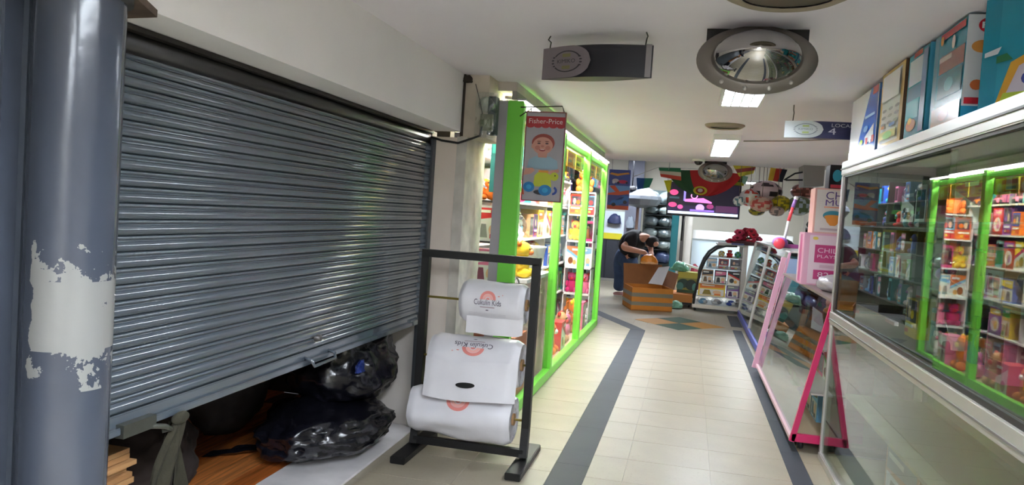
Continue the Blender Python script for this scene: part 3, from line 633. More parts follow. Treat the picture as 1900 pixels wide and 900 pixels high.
        for i, f in enumerate(b.f):
            cz = sum(b.v[k].z for k in f)/len(f); cx = sum(b.v[k].x for k in f)/len(f); b.m[i] = 1 if (abs(cz-r) < r*.3) ^ (abs(cx) < r*.3) else 0
        out = [('ball', b.mesh('ball', [ma, mb]), [])]
    elif kind == 'robot':
        b = MB().box(-w*.28,w*.28,-d*.25,d*.25,h*.36,h*.70)
        out = [('torso', b.mesh('torso', ma), [('chest_plate', MB().box(-w*.16,w*.16,-d*.28,-d*.25,h*.46,h*.62).mesh('chest_plate', mb))]), ('head', MB().box(-w*.16,w*.16,-d*.2,d*.2,h*.74,h).box(-w*.05,w*.05,-d*.05,d*.05,h*.70,h*.74).mesh('head', mb), [])]
        for s in (-1, 1):
            out.append(('arm', MB().box(s*w*.38-w*.08,s*w*.38+w*.08,-d*.16,d*.16,h*.28,h*.68).mesh('arm', mb), []))
            out.append(('leg', MB().box(s*w*.16-w*.1,s*w*.16+w*.1,-d*.26,d*.2,0,h*.36).mesh('leg', ma), []))
    TOYC[key] = out; return out
KINDN = {'carton': ('toy_box', 'toy box', 'carton'), 'doll': ('doll_box', 'doll', 'boxed doll'), 'plush': ('plush_toy', 'plush', 'plush animal'), 'car': ('toy_car', 'toy car', 'toy car'),
         'bagged': ('bagged_toy', 'toy', 'bagged toy'), 'ball': ('toy_ball', 'ball', 'ball'), 'robot': ('toy_robot', 'toy robot', 'toy robot')}
def put_toy(kind, c1, c2, w, d, h, loc, rz, where, group):
    nm, cat, desc = KINDN[kind]
    t = thing(nm, '%s and %s %s %s' % (c1, c2, desc, where), cat, loc, group); t.rotation_euler.z = rz
    for pn, me, subs in toy_parts(kind, c1, c2, w, d, h):
        o = link(pn, me, t)
        for sn, sme in subs: link(sn, sme, o)
    return t
def stock(y0, y1, z, hmax, X, rz, shelf, place, group, seed, depth=.22, kinds=('carton','carton','doll','plush','bagged','car','robot','carton'), gap=.02, along='y', fill=1.0):
    """one row of toys on a shelf board"""
    rnd = random.Random(seed); y = y0; k = 0
    while True:
        kd = rnd.choice(kinds); c1, c2 = rnd.sample(PN, 2)
        hh = hmax*rnd.uniform(.68, .95)
        ww = {'carton': rnd.choice((.20,.26,.32)), 'doll': .18, 'plush': .24, 'bagged': .20, 'car': .28, 'robot': .18, 'ball': .2}[kd]
        if kd == 'car': hh = hmax*.5
        ww = round(ww, 2); hh = round(hh*20)/20 if hh > .2 else round(hh, 2)
        hh = min(hh, hmax-.012)
        if y+ww > y1: break
        if rnd.random() < fill and k < 20:
            p = (X, y+ww/2, z) if along == 'y' else (y+ww/2, X, z)
            put_toy(kd, c1, c2, ww, depth, hh, p, rz, '%s on %s shelf%s' % (ORD[k], shelf, place), group)
            k += 1
        y += ww+gap
# ================================================================== GREEN SHOP WINDOW
GX = -1.14; POSTS = (5.1, 6.9, 8.7, 10.5)
GREEN = mat((120, 214, 72), .38, spec=.5)
win = struct(link('window_1', None, None, Vector((GX, 7.8, 0))), 'toy shop window in a bright green frame along the left side', 'shop window')
for i, y in enumerate(POSTS):
    if i == 0: MB().box(GX-.112, GX, y-.03, y+.045, 0, 2.235).obj('post', GREEN, win, .004)
    else: MB().box(GX-.075, GX, y-.045, y+.045, .0, 2.235).obj('post', GREEN, win, .004)
ALU = mat((176, 174, 176), .35, .55, var=.06, vs=5)
MB().box(GX-.178, GX-.114, 5.075, 5.14, 0, 2.235).obj('aluminium_post', mat((168,166,172), .4, .3), win, .003)
for a, b_ in zip(POSTS, POSTS[1:]):
    MB().box(GX-.065, GX, a+.046, b_-.046, .0, .085).obj('bottom_rail', GREEN, win, .004)
    MB().box(GX-.065, GX-.03, a+.046, b_-.046, 2.14, 2.20).obj('top_rail', GREEN, win, .004)
    MB().box(GX-.036, GX-.030, a+.046, b_-.046, .085, 2.14).obj('pane', glass((248,250,248), .03, 0.0, .25), win)
    y0 = a+.06; nP = 3; L_ = (b_-a-.12)/nP
    for k in range(nP):
        cpl = [(236,200,40),(228,150,40),(240,214,60)][(k+int(a)) % 3]
        t = tag(MB().box(GX-.085, GX-.08, y0+L_*k+.01, y0+L_*(k+1)-.01, 1.97, 2.13).obj('price_card', mat(cpl, .4)), 'yellow promotional card hung %s in the shop window from the near corner' % ORD[k+3*POSTS.index(a)], 'card', 'cards along the window top')
        art('print', t, plane((GX-.08, y0+L_*k+.01, 1.97), (0, L_-.02, 0), (0,0,.16)), [((206,70,40), rect(.06,.62,.7,.88)), ((250,240,190), ell(.80,.42,.13,.30,n=14)), ((190,90,40), rect(.08,.14,.6,.22)), ((90,120,60), rect(.08,.30,.5,.46))], .4)
LEDM = mat((255, 255, 250), .5, emit=5*LAMP)
led = thing('led_strip', 'white led light strip along the top of the green window', 'light strip', (GX, 7.8, 2.24))
MB().box(GX-.05, GX+.012, 5.07, 10.55, 2.236, 2.250).obj('channel', ALU, led)
MB().box(GX-.045, GX+.008, 5.075, 10.545, 2.222, 2.2355).obj('diffuser', LEDM, led)
led2 = thing('led_strip', 'second light strip shining down on the shop shelves', 'light strip', (GX-.16, 7.8, 2.24))
MB().box(GX-.24, GX-.12, 5.3, 10.4, 2.262, 2.278).obj('channel', ALU, led2); MB().box(GX-.235, GX-.125, 5.3, 10.4, 2.25, 2.261).obj('diffuser', mat((255,253,248), .5, emit=50*LAMP), led2)
struct(MB().box(-2.1, GX-.06, 5.08, 10.56, 2.30, CZ).obj('ceiling_shop', mat((206,196,186), .85, var=.15, vs=3)), 'stained soffit above the green shop window', 'soffit')
struct(MB().box(-2.16, -2.08, 5.40, 10.6, 0, 2.30).obj('wall_shop', mat((214,206,206), .7)), 'white wall behind the shelves inside the toy shop', 'wall')
MB().box(GX-.09, GX-.06, 5.08, 10.55, 2.245, 2.30).obj('light_baffle', mat((150,146,140), .6), win)  # added board, blocks strip light leaking onto the aisle ceiling
shv = thing('toy_shelving', 'white wall shelving full of toys inside the green shop', 'shelving', (-1.83, 7.9, 0))
WSH = mat((224, 222, 224), .45)
LEVEL = [.10, .48, .86, 1.22, 1.58, 1.92]
for z in LEVEL: MB().box(-2.075, -1.60, 5.45, 10.42, z-.02, z).obj('shelf_board', WSH, shv)
for y in (5.45, 7.10, 8.76, 10.40): MB().box(-2.075, -1.62, y-.012, y+.012, 0, 1.96).obj('upright', WSH, shv)
names_ = ['lowest', 'second', 'third', 'fourth', 'fifth', 'top']
for i, z in enumerate(LEVEL):
    hm = (LEVEL[i+1]-z-.025) if i < 5 else .26
    for s, (a, b_) in enumerate(((5.47, 7.08), (7.12, 8.74), (8.78, 10.38))):
        stock(a, b_, z, hm, -1.73, PI/2, names_[i], ' in %s bay of shop' % ('near', 'middle', 'far')[s], 'toys in the green shop', 100+i*7+s)
# things standing close behind the panes
def tealposter():
    t = tag(MB().box(-1.44, -1.32, 5.42, 5.424, 1.62, 2.02).obj('wall_poster', mat((24,110,120), .5)), 'teal poster glimpsed between column and green frame', 'poster')
    art('print', t, plane((-1.44,5.42,1.62), (.12,0,0), (0,0,.40)), [((20,60,80), ell(.7,.4,.25,.14)), ((230,230,225), ell(.75,.22,.2,.10)), ((40,150,150), rect(.1,.7,.9,.9))], .5)
tealposter()
gs = thing('gap_shelf', 'narrow shelf rack seen between the column and green frame', 'shelf', (-1.42, 5.46, 0))
for k, z in enumerate((.30,.62,.94,1.26,1.56)):
    MB().box(-1.56, -1.33, 5.44, 5.62, z-.015, z).obj('shelf_board', mat((60,52,50), .6), gs)
MB().box(-1.58, -1.56, 5.44, 5.62, 0, 1.6).obj('upright', mat((60,52,50), .6), gs)
for k, (z, kd, c1, c2) in enumerate(((.30,'carton','red','white'), (.62,'carton','white','tan'), (.94,'carton','pink','white'), (1.26,'carton','white','red'), (1.56,'plush','orange','yellow'))):
    put_toy(kd, c1, c2, .18, .14, .26 if k < 4 else .16, (-1.44, 5.53, z), 0, 'in the gap beside the column', 'goods in the gap by the column')
# bent chrome hoop toy, white tub and yellow toy behind the first pane
t = thing('toy_tub', 'large white plastic toy tub behind the first window pane', 'tub', (-1.36, 6.45, .95))
MB().lathe([(.001,.95),(.12,.955),(.16,1.18),(.17,1.20),(.155,1.20),(.11,.97),(.001,.97)], (-1.36,6.55,0), 24).obj('tub', mat((232,236,236), .4), t)
MB().box(-1.47,-1.23,6.0,7.1,.92,.95).obj('stand_top', WSH, t); MB().box(-1.45,-1.25,6.05,7.05,.0,.92).obj('stand_body', mat((206,176,168), .6), t)
t = put_toy('plush', 'yellow', 'orange', .26, .22, .30, (-1.34, 6.2, .95), PI/2, 'behind the first window pane', 'toys close to the window')
t = thing('toy_hoops', 'bundle of grey wire hoops behind the first window pane', 'hoops', (-1.30, 5.75, .55))
MB().box(-1.42,-1.20,5.55,5.98,0,.55).obj('stand', mat((190,110,70), .6), t)
for k in range(4):
    r = .10+.035*k; MB().tube([(-1.30+.01*k, 5.76+r*math.cos(a*PI/12), .56+.19*r/.2+r*1.1*math.sin(a*PI/12)) for a in range(25)], .007, 6).obj('hoop', mat((110,112,112), .35, .6), t)
put_toy('bagged', 'white', 'pink', .24, .2, .4, (-1.32, 7.35, .05), PI/2, 'low behind the second window pane', 'toys close to the window')
MBp = thing('toy_plinth', 'low orange plinth behind the second and third panes', 'plinth', (-1.33, 8.8, 0))
MB().box(-1.46,-1.22,7.2,9.95,0,.05).obj('base', mat((210,170,150), .6), MBp)
for k, (kd, c1, c2, y, h) in enumerate((('plush','orange','white',7.75,.34), ('carton','red','white',8.1,.30), ('plush','tan','red',8.45,.36), ('bagged','pink','orange',8.95,.42), ('plush','orange','yellow',9.35,.4), ('carton','pink','white',9.75,.34))):
    put_toy(kd, c1, c2, .26, .2, h, (-1.33, y, .05), PI/2, '%s on low plinth behind the panes' % ORD[k], 'toys close to the window')
es = thing('end_shelving', 'shelf of toys closing the far end of the green shop', 'shelving', (-1.40, 10.28, 0))
EL = [.10, .45, .80, 1.15, 1.50, 1.80]
for z in EL: MB().box(-1.585, -1.225, 10.12, 10.42, z-.02, z).obj('shelf_board', WSH, es)
for x in (-1.585, -1.237): MB().box(x, x+.012, 10.12, 10.42, 0, 1.80).obj('upright', WSH, es)
for i, z in enumerate(EL[:5]):
    for k in range(2):
        rr = random.Random(900+i*5+k); c1, c2 = rr.sample(['pink','yellow','red','white','orange','magenta','sky blue'], 2); kd = rr.choice(('carton','doll','plush','carton'))
        put_toy(kd, c1, c2, .165, .16, .27, (-1.49+.17*k, 10.26, z), 0, '%s on %s end shelf' % (('left','right')[k], names_[i]), 'toys on the end shelf')
put_toy('plush', 'orange', 'white', .26, .2, .3, (-1.40, 10.26, 1.80), 0, 'on top of the end shelf', 'toys on the end shelf')
# hanging picture sign with a smiling baby
BX0 = at(975, 210, Y=5.02); 
sg = thing('picture_sign', 'framed hanging sign with red banner and smiling baby photo', 'sign', (0,0,0))
tl = at(980, 208, Y=5.0); tr = at(1051, 204, Y=5.0); bl_ = at(966, 370, Y=5.0); H = tl.z-bl_.z; W_ = (tr-tl).length
sg.location = ((tl.x+tr.x)/2, 5.0, tl.z-H)
u = Vector((W_, 0, 0)); o = Vector((tl.x-.004, 5.0, tl.z-H))
MB().box(o.x, o.x+W_, 5.0, 5.012, o.z, o.z+H).obj('panel', mat((176,172,178), .5), sg, .003)
fr = .006; FRM = mat((120, 52, 44), .4)
MB().box(o.x-fr,o.x,4.992,5.018,o.z,o.z+H).obj('frame_edge', FRM, sg); MB().box(o.x+W_,o.x+W_+fr,4.992,5.018,o.z,o.z+H).obj('frame_edge', FRM, sg)
MB().box(o.x-fr,o.x+W_+fr,4.992,5.018,o.z+H,o.z+H+fr).obj('frame_edge', FRM, sg); MB().box(o.x-fr,o.x+W_+fr,4.992,5.018,o.z-fr,o.z).obj('frame_edge', FRM, sg)
SK = (206,150,132); SKD = (188,122,108); RED = (176,44,52)
Lb = [((176,172,178), rect(0,0,1,1)), (RED, rect(.0,.845,1,.955))]
Lb += [(RED, ell(x, .845, .10, .020, PI, 2*PI, 10)) for x in (.10,.30,.50,.70,.90)]
Lb += [((236,226,226), ('text', 'Fisher-Price', .06, .875, .94, .93)),
       ((150,180,196), [(.08,.36),(.90,.36),(.86,.46),(.66,.505),(.30,.505),(.12,.46)]), (SK, [(.36,.49),(.58,.49),(.60,.56),(.34,.56)]),
       ((150,66,56), ell(.47,.655,.30,.105)), (SK, ell(.46,.625,.265,.098)), (SK, ell(.20,.615,.035,.028,n=10)), (SKD, ell(.33,.60,.07,.026,n=10)), (SKD, ell(.60,.60,.07,.026,n=10)),
       ((70,46,50), ell(.36,.650,.045,.009,n=10)), ((70,46,50), ell(.57,.650,.045,.009,n=10)), ((120,72,60), ell(.36,.672,.055,.006,n=10)), ((120,72,60), ell(.57,.672,.055,.006,n=10)),
       (SKD, ell(.46,.618,.045,.014,n=10)), ((140,40,50), ell(.46,.580,.085,.020,PI,2*PI,12)), ((240,236,232), rect(.41,.577,.51,.583)),
       (SK, [(.0,.28),(.20,.30),(.30,.34),(.24,.37),(.04,.36)]), (SK, [(.92,.37),(.72,.345),(.62,.325),(.66,.305),(.94,.33)]),
       ((220,150,60), rect(.40,.315,.66,.345)), ((196,204,60), [(.28,.16),(.76,.16),(.72,.30),(.60,.32),(.38,.32),(.30,.28)]), ((196,204,60), ell(.82,.28,.11,.048)), ((60,60,40), ell(.84,.29,.02,.009,n=8)),
       ((50,46,50), ell(.50,.095,.20,.030)), ((30,120,180), ell(.17,.150,.15,.058)), ((30,120,180), ell(.60,.120,.17,.062)), ((60,160,210), ell(.17,.150,.07,.027)), ((60,160,210), ell(.60,.120,.08,.029)), ((40,70,150), ring(.80,.12,.12,.05,.5,-1.6,1.2)),
       ((200,80,50), [(0,.06),(.06,.06),(.03,.12),(0,.13)])]
art('printed_picture', sg, plane(o, u, (0,0,H)), Lb, .35, 0, .0004)
hk = at(1040, 190, Y=5.02)
MB().tube([(o.x+W_-.01,5.006,o.z+H+.004), (o.x+W_-.03,5.03,o.z+H+.05), (GX-.02,5.06,2.19)], .004, 6).obj('hook_wire', mat((60,50,46), .4, .6), sg)
MB().tube([(o.x+.02,5.006,o.z+H+.004), (o.x+.02,5.03,o.z+H+.03), (GX-.02,5.055,2.13)], .004, 6).obj('hook_wire', mat((60,50,46), .4, .6), sg)
# ================================================================== RIGHT: NEAR ALUMINIUM DISPLAY CABINET
CX0, CX1, CY0, CY1, CT = .934, 1.56, 1.15, 5.36, 1.95
ALF = mat((186, 182, 178), .32, .6, var=.05, vs=6)
dc = thing('display_cabinet', 'tall aluminium and glass display cabinet nearest on the right', 'display cabinet', ((CX0+CX1)/2, (CY0+CY1)/2, 0))
P_ = .045
for x in (CX0, CX1-P_):
    for y in (CY0, CY1-P_): MB().box(x, x+P_, y, y+P_, .03, CT-.09).obj('post', ALF, dc, .004)
for z0, z1, nm in ((.0, .05, 'bottom_rail'), (.90, .98, 'middle_rail'), (CT-.09, CT, 'top_rail')):
    MB().box(CX0-.004, CX0+.04, CY0, CY1, z0, z1).obj(nm, ALF, dc, .005)
    MB().box(CX0+.04, CX1, CY1-.036, CY1, z0, z1).obj(nm, ALF, dc, .005)
MB().box(CX0-.010, CX0+.002, CY0, CY1, CT-.052, CT-.044).obj('rail_groove', mat((96,92,90), .4, .4), dc)
MB().box(CX0-.008, CX0+.004, CY0, CY1, .925, .933).obj('rail_groove', mat((120,116,114), .4, .4), dc)
MB().box(CX0+.006, CX0+.020, CY0, CY1-.05, .98, 1.0).obj('gasket', mat((30,28,26), .5), dc)
MB().box(CX0+.006, CX0+.018, CY0+.045, CY1-.09, CT-.104, CT-.0905).obj('gasket', mat((40,38,36), .5), dc)
MB().box(CX0+.004, CX0+.02, CY1-.105, CY1-.046, .99, CT-.10).obj('door_stile', mat((58,50,50), .35, .4), dc)
GL = glass((226, 234, 228), .06)
for ya, yb in ((CY0+.05, 3.24), (3.26, CY1-.105)):      # two sliding doors sitting slightly askew in their track
    MB().prism([(CX0+.012,yb,1.0), (CX0+.016,yb,1.0), (CX0+.016+.0135*(yb-ya),ya,1.0), (CX0+.012+.0135*(yb-ya),ya,1.0)], (0,0,CT-1.105)).obj('door_pane', GL, dc)
MB().box(CX0+.010, CX0+.015, CY0+.045, CY1-.046, .05, .90).obj('lower_pane', GL, dc)
MB().box(CX0+.045, CX1-.045, CY1-.02, CY1-.015, 1.0, CT-.09).obj('end_pane', GL, dc); MB().box(CX0+.045, CX1-.045, CY1-.02, CY1-.015, .05, .90).obj('end_pane', GL, dc)
MB().box(CX1-.012, CX1-.004, CY0+.045, CY1-.045, .05, CT-.09).obj('back_panel', mat((104, 90, 76), .5, var=.1), dc)
MB().box(CX1-.018, CX1-.0125, CY0+.05, CY1-.05, .06, .94).obj('reflection_lining', mat((238,228,204), .5), dc)  # added pale panel stands in for the floor mirrored in the lower pane
MB().box(CX0+.02, CX1-.02, CY0+.01, CY1-.03, CT-.012, CT).obj('top_board', mat((150,146,142), .5), dc)
MB().box(CX0+.05, CX1-.015, CY0+.01, CY1-.04, .95, .975).obj('deck', mat((120,112,104), .5), dc)
MB().box(CX0+.05, CX1-.015, CY0+.01, CY1-.04, .03, .05).obj('floor_board', mat((206,194,168), .5), dc)  # paled along with the lining to suggest the mirrored floor
for z in (1.28, 1.57): MB().box(CX0+.12, CX1-.02, CY0+.03, CY1-.06, z-.008, z).obj('glass_shelf', mat((130,140,136), .2), dc)
MB().box(CX0+.12, CX1-.02, CY0+.03, CY1-.06, .44, .46).obj('lower_shelf', mat((196,186,160), .5), dc)  # light tone also serves the floor reflection put into the colour
lk = at(1655, 597, X=CX0)
MB().box(CX0-.012, CX0+.006, lk.y-.09, lk.y+.07, lk.z-.008, lk.z+.008).obj('latch', CHROME, dc)
for i, (z, hm) in enumerate(((.975, .28), (1.28, .27), (1.57, .26))):
    stock(1.6, 5.20, z, hm, 1.26, -PI/2, ('deck', 'middle', 'top')[i], ' of the near cabinet', 'toys in the near cabinet', 300+i, .2, fill=.9)
for k, (y, c1, c2) in enumerate(((1.75,'tan','yellow'), (2.6,'tan','orange'), (3.4,'tan','white'), (4.2,'tan','grey'))):
    put_toy('carton', c1, c2, .6, .34, .34, (1.30, y, .05), -PI/2, '%s low in the near cabinet' % ORD[k], 'cartons low in the near cabinet')
# ---- cartons standing on top of the cabinet
def big_box(label, corner, udir, w, d, h, face, layers, side_layers=None, rough=.22, side=None):
    """carton whose printed front runs from corner along udir; depth goes away from the aisle"""
    u = Vector((udir[0], udir[1], 0)).normalized(); nrm = Vector((u.y, -u.x, 0)); c = Vector(corner)
    t = thing('toy_box', label, 'box', tuple(c+u*w/2-nrm*d/2), 'toy cartons on top of the cabinet')
    b = MB(); vs = [c, c+u*w, c+u*w-nrm*d, c-nrm*d]; b.prism(vs[::1], (0,0,h))
    b.obj('carton', mat(face, rough), t, .004)
    art('front_print', t, plane(c, u*w, (0,0,h)), layers, rough, 0, .0006)
    if side_layers: art('side_print', t, plane(c+u*w, -nrm*d, (0,0,h)), side_layers, rough, 0, .0006)
    return t
TEAL = (38, 148, 168); zt0 = CT
# front faces look towards the aisle (-x), running from far to near: u = (0,-1)
big_box('white and blue carton with lime corner, farthest on the cabinet top', (.955, 5.30, zt0), (0,-1), .72, .20, .38, (232,232,236),
    [((40,96,190), [(.98,.0),(.98,1),(.72,1),(.30,.10),(.30,0)]), ((190,220,50), rect(0,0,.32,.14)), ((90,170,70), rect(.32,0,.98,.06)), ((196,60,60), rect(.80,.88,.98,.99)), ((230,230,235), [(.62,.28),(.92,.44),(.92,.22),(.62,.16)]), ((200,60,70), rect(.66,.16,.74,.26)), ((250,250,250), rect(.80,.16,.86,.26)), ((190,60,60), rect(.88,.16,.96,.26)), ((150,200,235), rect(.60,.56,.94,.60)), ((170,210,70), ell(.52,.22,.06,.04,n=10)), ((120,170,230), ell(.66,.40,.08,.05,n=10))],
    [((60,110,190), rect(0,0,1,1)), ((220,220,225), rect(.2,.3,.8,.7))])
big_box('tall carton with gold border and white window on the cabinet top', (.950, 4.50, zt0), (0,-1), .46, .16, .40, (196,164,84),
    [((216,218,206), rect(.10,.06,.88,.95))] + [((150,150,140), ell(.24+.28*(i % 3), .48-.09*(i//3), .10, .022, n=8)) for i in range(9)] + [((240,240,236), rect(.12,.60,.86,.93)), ((200,190,110), rect(.14,.10,.84,.20)), ((150,200,110), ell(.5,.14,.2,.05,n=12)), ((190,120,60), rect(.20,.24,.34,.28)), ((90,120,170), rect(.56,.24,.80,.28))],
    [((104,78,60), rect(0,0,1,1))])
big_box('slim teal carton with clear window beside the gold-bordered one', (.955, 4.00, zt0), (0,-1), .33, .20, .395, TEAL,
    [((206,222,230), rect(.08,.62,.70,.92)), ((90,150,180), rect(.08,.44,.70,.60)), ((60,190,200), rect(.06,.22,.66,.44)), ((206,140,90), ell(.36,.15,.24,.07)), ((230,190,60), ell(.30,.20,.10,.04,n=10)), ((110,140,180), rect(.74,.04,.96,.96)), ((180,60,60), rect(.3,.93,.7,.99))],
    [((70,150,180), rect(0,0,1,1))])
big_box('teal carton with white red-marked spine second from the front', (.965, 3.64, zt0), (0,-1), .40, .115, .40, TEAL,
    [((90,150,170), rect(.02,.02,.16,.98)), ((150,96,84), rect(.22,.56,.98,.74)), ((206,190,180), rect(.22,.68,.60,.73)), ((30,120,130), rect(.24,.30,.96,.54)), ((90,180,186), ell(.58,.42,.14,.07,n=12)), ((190,150,130), rect(.10,.02,.98,.22)), ((200,90,50), ell(.5,.12,.16,.06,n=12)), ((196,44,52), rect(.24,.90,.98,.97)), ((230,220,210), ell(.66,.82,.05,.07,n=10)), ((220,160,40), ell(.30,.90,.05,.05,n=8))],
    [((222,222,226), rect(.0,.14,1,1)), ((196,36,52), ell(.62,.90,.30,.07)), ((240,236,236), ('text', 'Fi', .42, .87, .80, .93)), ((222,150,70), ell(.5,.70,.34,.06)), ((206,110,60), ell(.4,.34,.2,.05,n=12)), ((190,40,52), rect(.06,.16,.94,.22)), ((50,150,190), rect(0,0,1,.14))])
ec = at(1787, 212, Z=CT)
big_box('large teal activity-desk carton nearest on the cabinet top', (max(.965, ec.x), ec.y-.02, zt0), (.62,-.785), .58, .20, .40, (36,140,162),
    [((30,128,150), rect(0,0,.10,1)), ((212,158,50), [(.10,.05),(1,.05),(1,.52),(.30,.50),(.18,.42)]), ((206,196,206), [(.15,.10),(1,.10),(1,.47),(.33,.45),(.23,.38)]), ((176,196,60), [(.13,.08),(1,.08),(1,.16),(.15,.16)]), ((226,180,90), ell(.42,.24,.10,.075)), ((60,70,140), ell(.30,.27,.05,.06,n=12)), ((60,70,140), ell(.54,.29,.05,.06,n=12)), ((190,60,60), ell(.45,.20,.045,.025,n=10)), ((200,170,160), ell(.40,.27,.03,.03,n=8)),
     ((214,120,150), [(.66,.20),(1,.34),(1,.30),(.70,.16)]), ((222,190,120), [(.66,.28),(1,.42),(1,.38),(.68,.25)]), ((230,150,60), ell(.90,.22,.10,.045)), ((236,180,60), rect(.60,.10,.625,.46)),
     ((40,110,70), [(.10,.42),(.20,.44),(.16,.50),(.10,.48)]), ((226,226,226), rect(.48,.60,1,.655)), ((44,52,110), rect(.56,.655,1,.675)), ((226,222,220), rect(.50,.735,1,.79)), ((200,110,80), rect(.58,.79,1,.81)), ((226,222,220), rect(.52,.865,1,.92)), ((110,170,90), rect(.6,.92,1,.94)), ((206,216,220), [(.03,.52),(.13,.56),(.11,.50),(.03,.48)])])
tag(MB().box(1.30, 1.52, 2.2, 5.2, CT, CT+.12).obj('flat_carton', mat((120,100,84), .7, var=.1)), 'long flat brown carton lying behind the standing boxes', 'box')
# ================================================================== PINK SLANTED COUNTER
PY0, PY1 = 5.45, 8.28; PB, PTp, PZ = .772, .965, 1.02
PINK = mat((196, 36, 92), .35); LPINK = mat((222, 168, 196), .4)
pk = thing('slanted_counter', 'pink-framed glass counter with slanted front on castors', 'counter', ((PB+1.5)/2, (PY0+PY1)/2, 0))
def fx(z): return PB+(PTp-PB)*(z-.07)/(PZ-.07)
MB().bar((fx(.07),PY0,.07), (fx(PZ),PY0,PZ), .035, .03, 0, (1,0,0)).obj('front_stile', PINK, pk)
MB().box(PB-.005, 1.13, PY0-.015, PY0+.015, .07, .125).obj('bottom_bar', PINK, pk, .003)
MB().box(1.095, 1.125, PY0-.015, PY0+.015, .125, PZ-.02).obj('rear_stile', PINK, pk)
MB().bar((fx(.04)-.012,PY1,.04), (fx(1.20)-.04,PY1,1.20), .05, .035, 0, (1,0,0)).obj('far_stile', LPINK, pk)
MB().box(PB-.006, PB+.02, PY0+.015, PY1, .06, .085).obj('bottom_rail', mat((206,170,180), .4), pk)
b = MB(); g0 = .006; b.prism([(fx(.085)+.012,PY0+.02,.085), (fx(PZ)+.012,PY0+.02,PZ), (fx(PZ)+.018,PY0+.02,PZ), (fx(.085)+.018,PY0+.02,.085)], (0,PY1-PY0-.04,0)); b.obj('front_pane', glass((226,234,228), .22), pk)
MB().box(PTp, 1.50, PY0, PY1, PZ-.0, PZ+.02).obj('top_board', mat((128,112,108), .3), pk)
MB().box(1.49, 1.50, PY0, PY1, .07, PZ).obj('back_panel', mat((150,120,110), .6), pk)
MB().box(PB+.03, 1.49, PY0+.02, PY1-.02, .07, .085).obj('base_board', mat((176,150,130), .6), pk)
for z in (.40, .70): MB().box(fx(z)+.035, 1.48, PY0+.02, PY1-.02, z-.01, z).obj('shelf_board', mat((190,180,176), .4), pk)
for x in (PB+.07, 1.42):
    for y in (PY0+.09, PY1-.12):
        MB().lathe([(.001,-.018),(.03,-.018),(.034,0),(.03,.018),(.001,.018)], (x,y,.034), 14, 0, Matrix.Rotation(PI/2,3,'Y')).box(x-.024,x+.024,y-.02,y+.02,.055,.072).obj('castor', mat((36,34,36), .5), pk)
stock(5.52, 8.1, .085, .28, 1.12, -PI/2, 'bottom', ' of the pink counter', 'toys in the pink counter', 401, .22)
stock(5.52, 8.1, .40, .26, 1.16, -PI/2, 'middle', ' of the pink counter', 'toys in the pink counter', 402, .22)
stock(5.52, 8.1, .70, .27, 1.20, -PI/2, 'top', ' of the pink counter', 'toys in the pink counter', 403, .22)
# cartons on the pink counter
t = thing('play_set_box', 'pink and white play set carton on the slanted counter', 'box', (1.21, 6.95, PZ+.02)); z0, z1 = PZ+.02, PZ+.02+.435
MB().box(.935, 1.495, 6.80, 7.10, z0, z1).obj('carton', mat((226,170,196), .35), t, .004)
o_ = plane((.935,6.80,z0), (.56,0,0), (0,0,z1-z0))
art('front_print', t, o_, [((232,206,218), rect(.08,.03,.97,.96)), ((222,196,80), ell(.16,.90,.04,.03,n=10)), ((190,60,120), rect(.16,.44,.86,.78)), ((238,214,226), ('text', 'CHILD', .20, .63, .56, .72)), ((238,214,226), ('text', 'PLAYSET', .20, .53, .58, .59)), ((232,180,206), [(.64,.54),(.82,.60),(.80,.70),(.66,.62)]), ((190,60,120), rect(.16,.12,.86,.30)), ((240,220,230), ('text', '82', .22, .16, .38, .26)), ((214,180,196), rect(.24, .34, .62, .40)), ((120,110,120), [(.52,.86),(.66,.90),(.66,.84)])], .35)
art('side_print', t, plane((.935,7.10,z0), (0,-.30,0), (0,0,z1-z0)), [((206,90,150), rect(.3,.04,.7,.96)), ((232,200,216), rect(.02,.04,.25,.96))], .35)
t = thing('ice_cream_box', 'white and pink carton printed with a cupcake picture', 'box', (1.23, 6.95, z1)); y0_, y1_ = z1, z1+.375
MB().box(.995, 1.475, 6.82, 7.08, y0_, y1_).obj('carton', mat((228,178,170), .35), t, .004)
art('front_print', t, plane((.995,6.82,y0_), (.48,0,0), (0,0,y1_-y0_)), [((224,214,212), rect(.03,.03,.97,.97)), ((84,60,130), ('text', 'CHI', .18, .76, .50, .93)), ((96,64,140), ('text', 'MU', .18, .62, .46, .75)), ((216,110,170), ('text', 'PS', .58, .74, .80, .90)), ((226,150,130), rect(.16,.57,.84,.60)),
    ((70,140,160), ell(.32,.40,.17,.11)), ((222,140,60), [(.18,.38),(.46,.38),(.42,.26),(.36,.18),(.28,.18),(.22,.26)]), ((222,140,60), ell(.32,.37,.15,.05)), ((80,150,160), ell(.76,.42,.15,.09)), ((214,150,110), [(.64,.40),(.88,.40),(.82,.20),(.70,.20)]), ((190,170,176), rect(.12,.07,.88,.12))], .35)
zc = y1_
for lb, x0, x1, c, ls in (('black and cyan small carton stacked above the cupcake box', 1.10, 1.22, (32,30,36), [((60,160,190), ell(.5,.55,.3,.25)), ((200,60,80), rect(.1,.04,.9,.18))]), ('silver and red small carton stacked above the cupcake box', 1.225, 1.42, (196,200,206), [((170,70,80), rect(.05,.0,.95,.25)), ((230,236,240), ell(.5,.6,.25,.2))])):
    t = thing('small_box', lb, 'box', ((x0+x1)/2, 6.95, zc)); MB().box(x0, x1, 6.85, 7.05, zc, zc+.20).obj('carton', mat(c, .3), t, .003)
    art('front_print', t, plane((x0,6.85,zc), (x1-x0,0,0), (0,0,.20)), ls, .3)
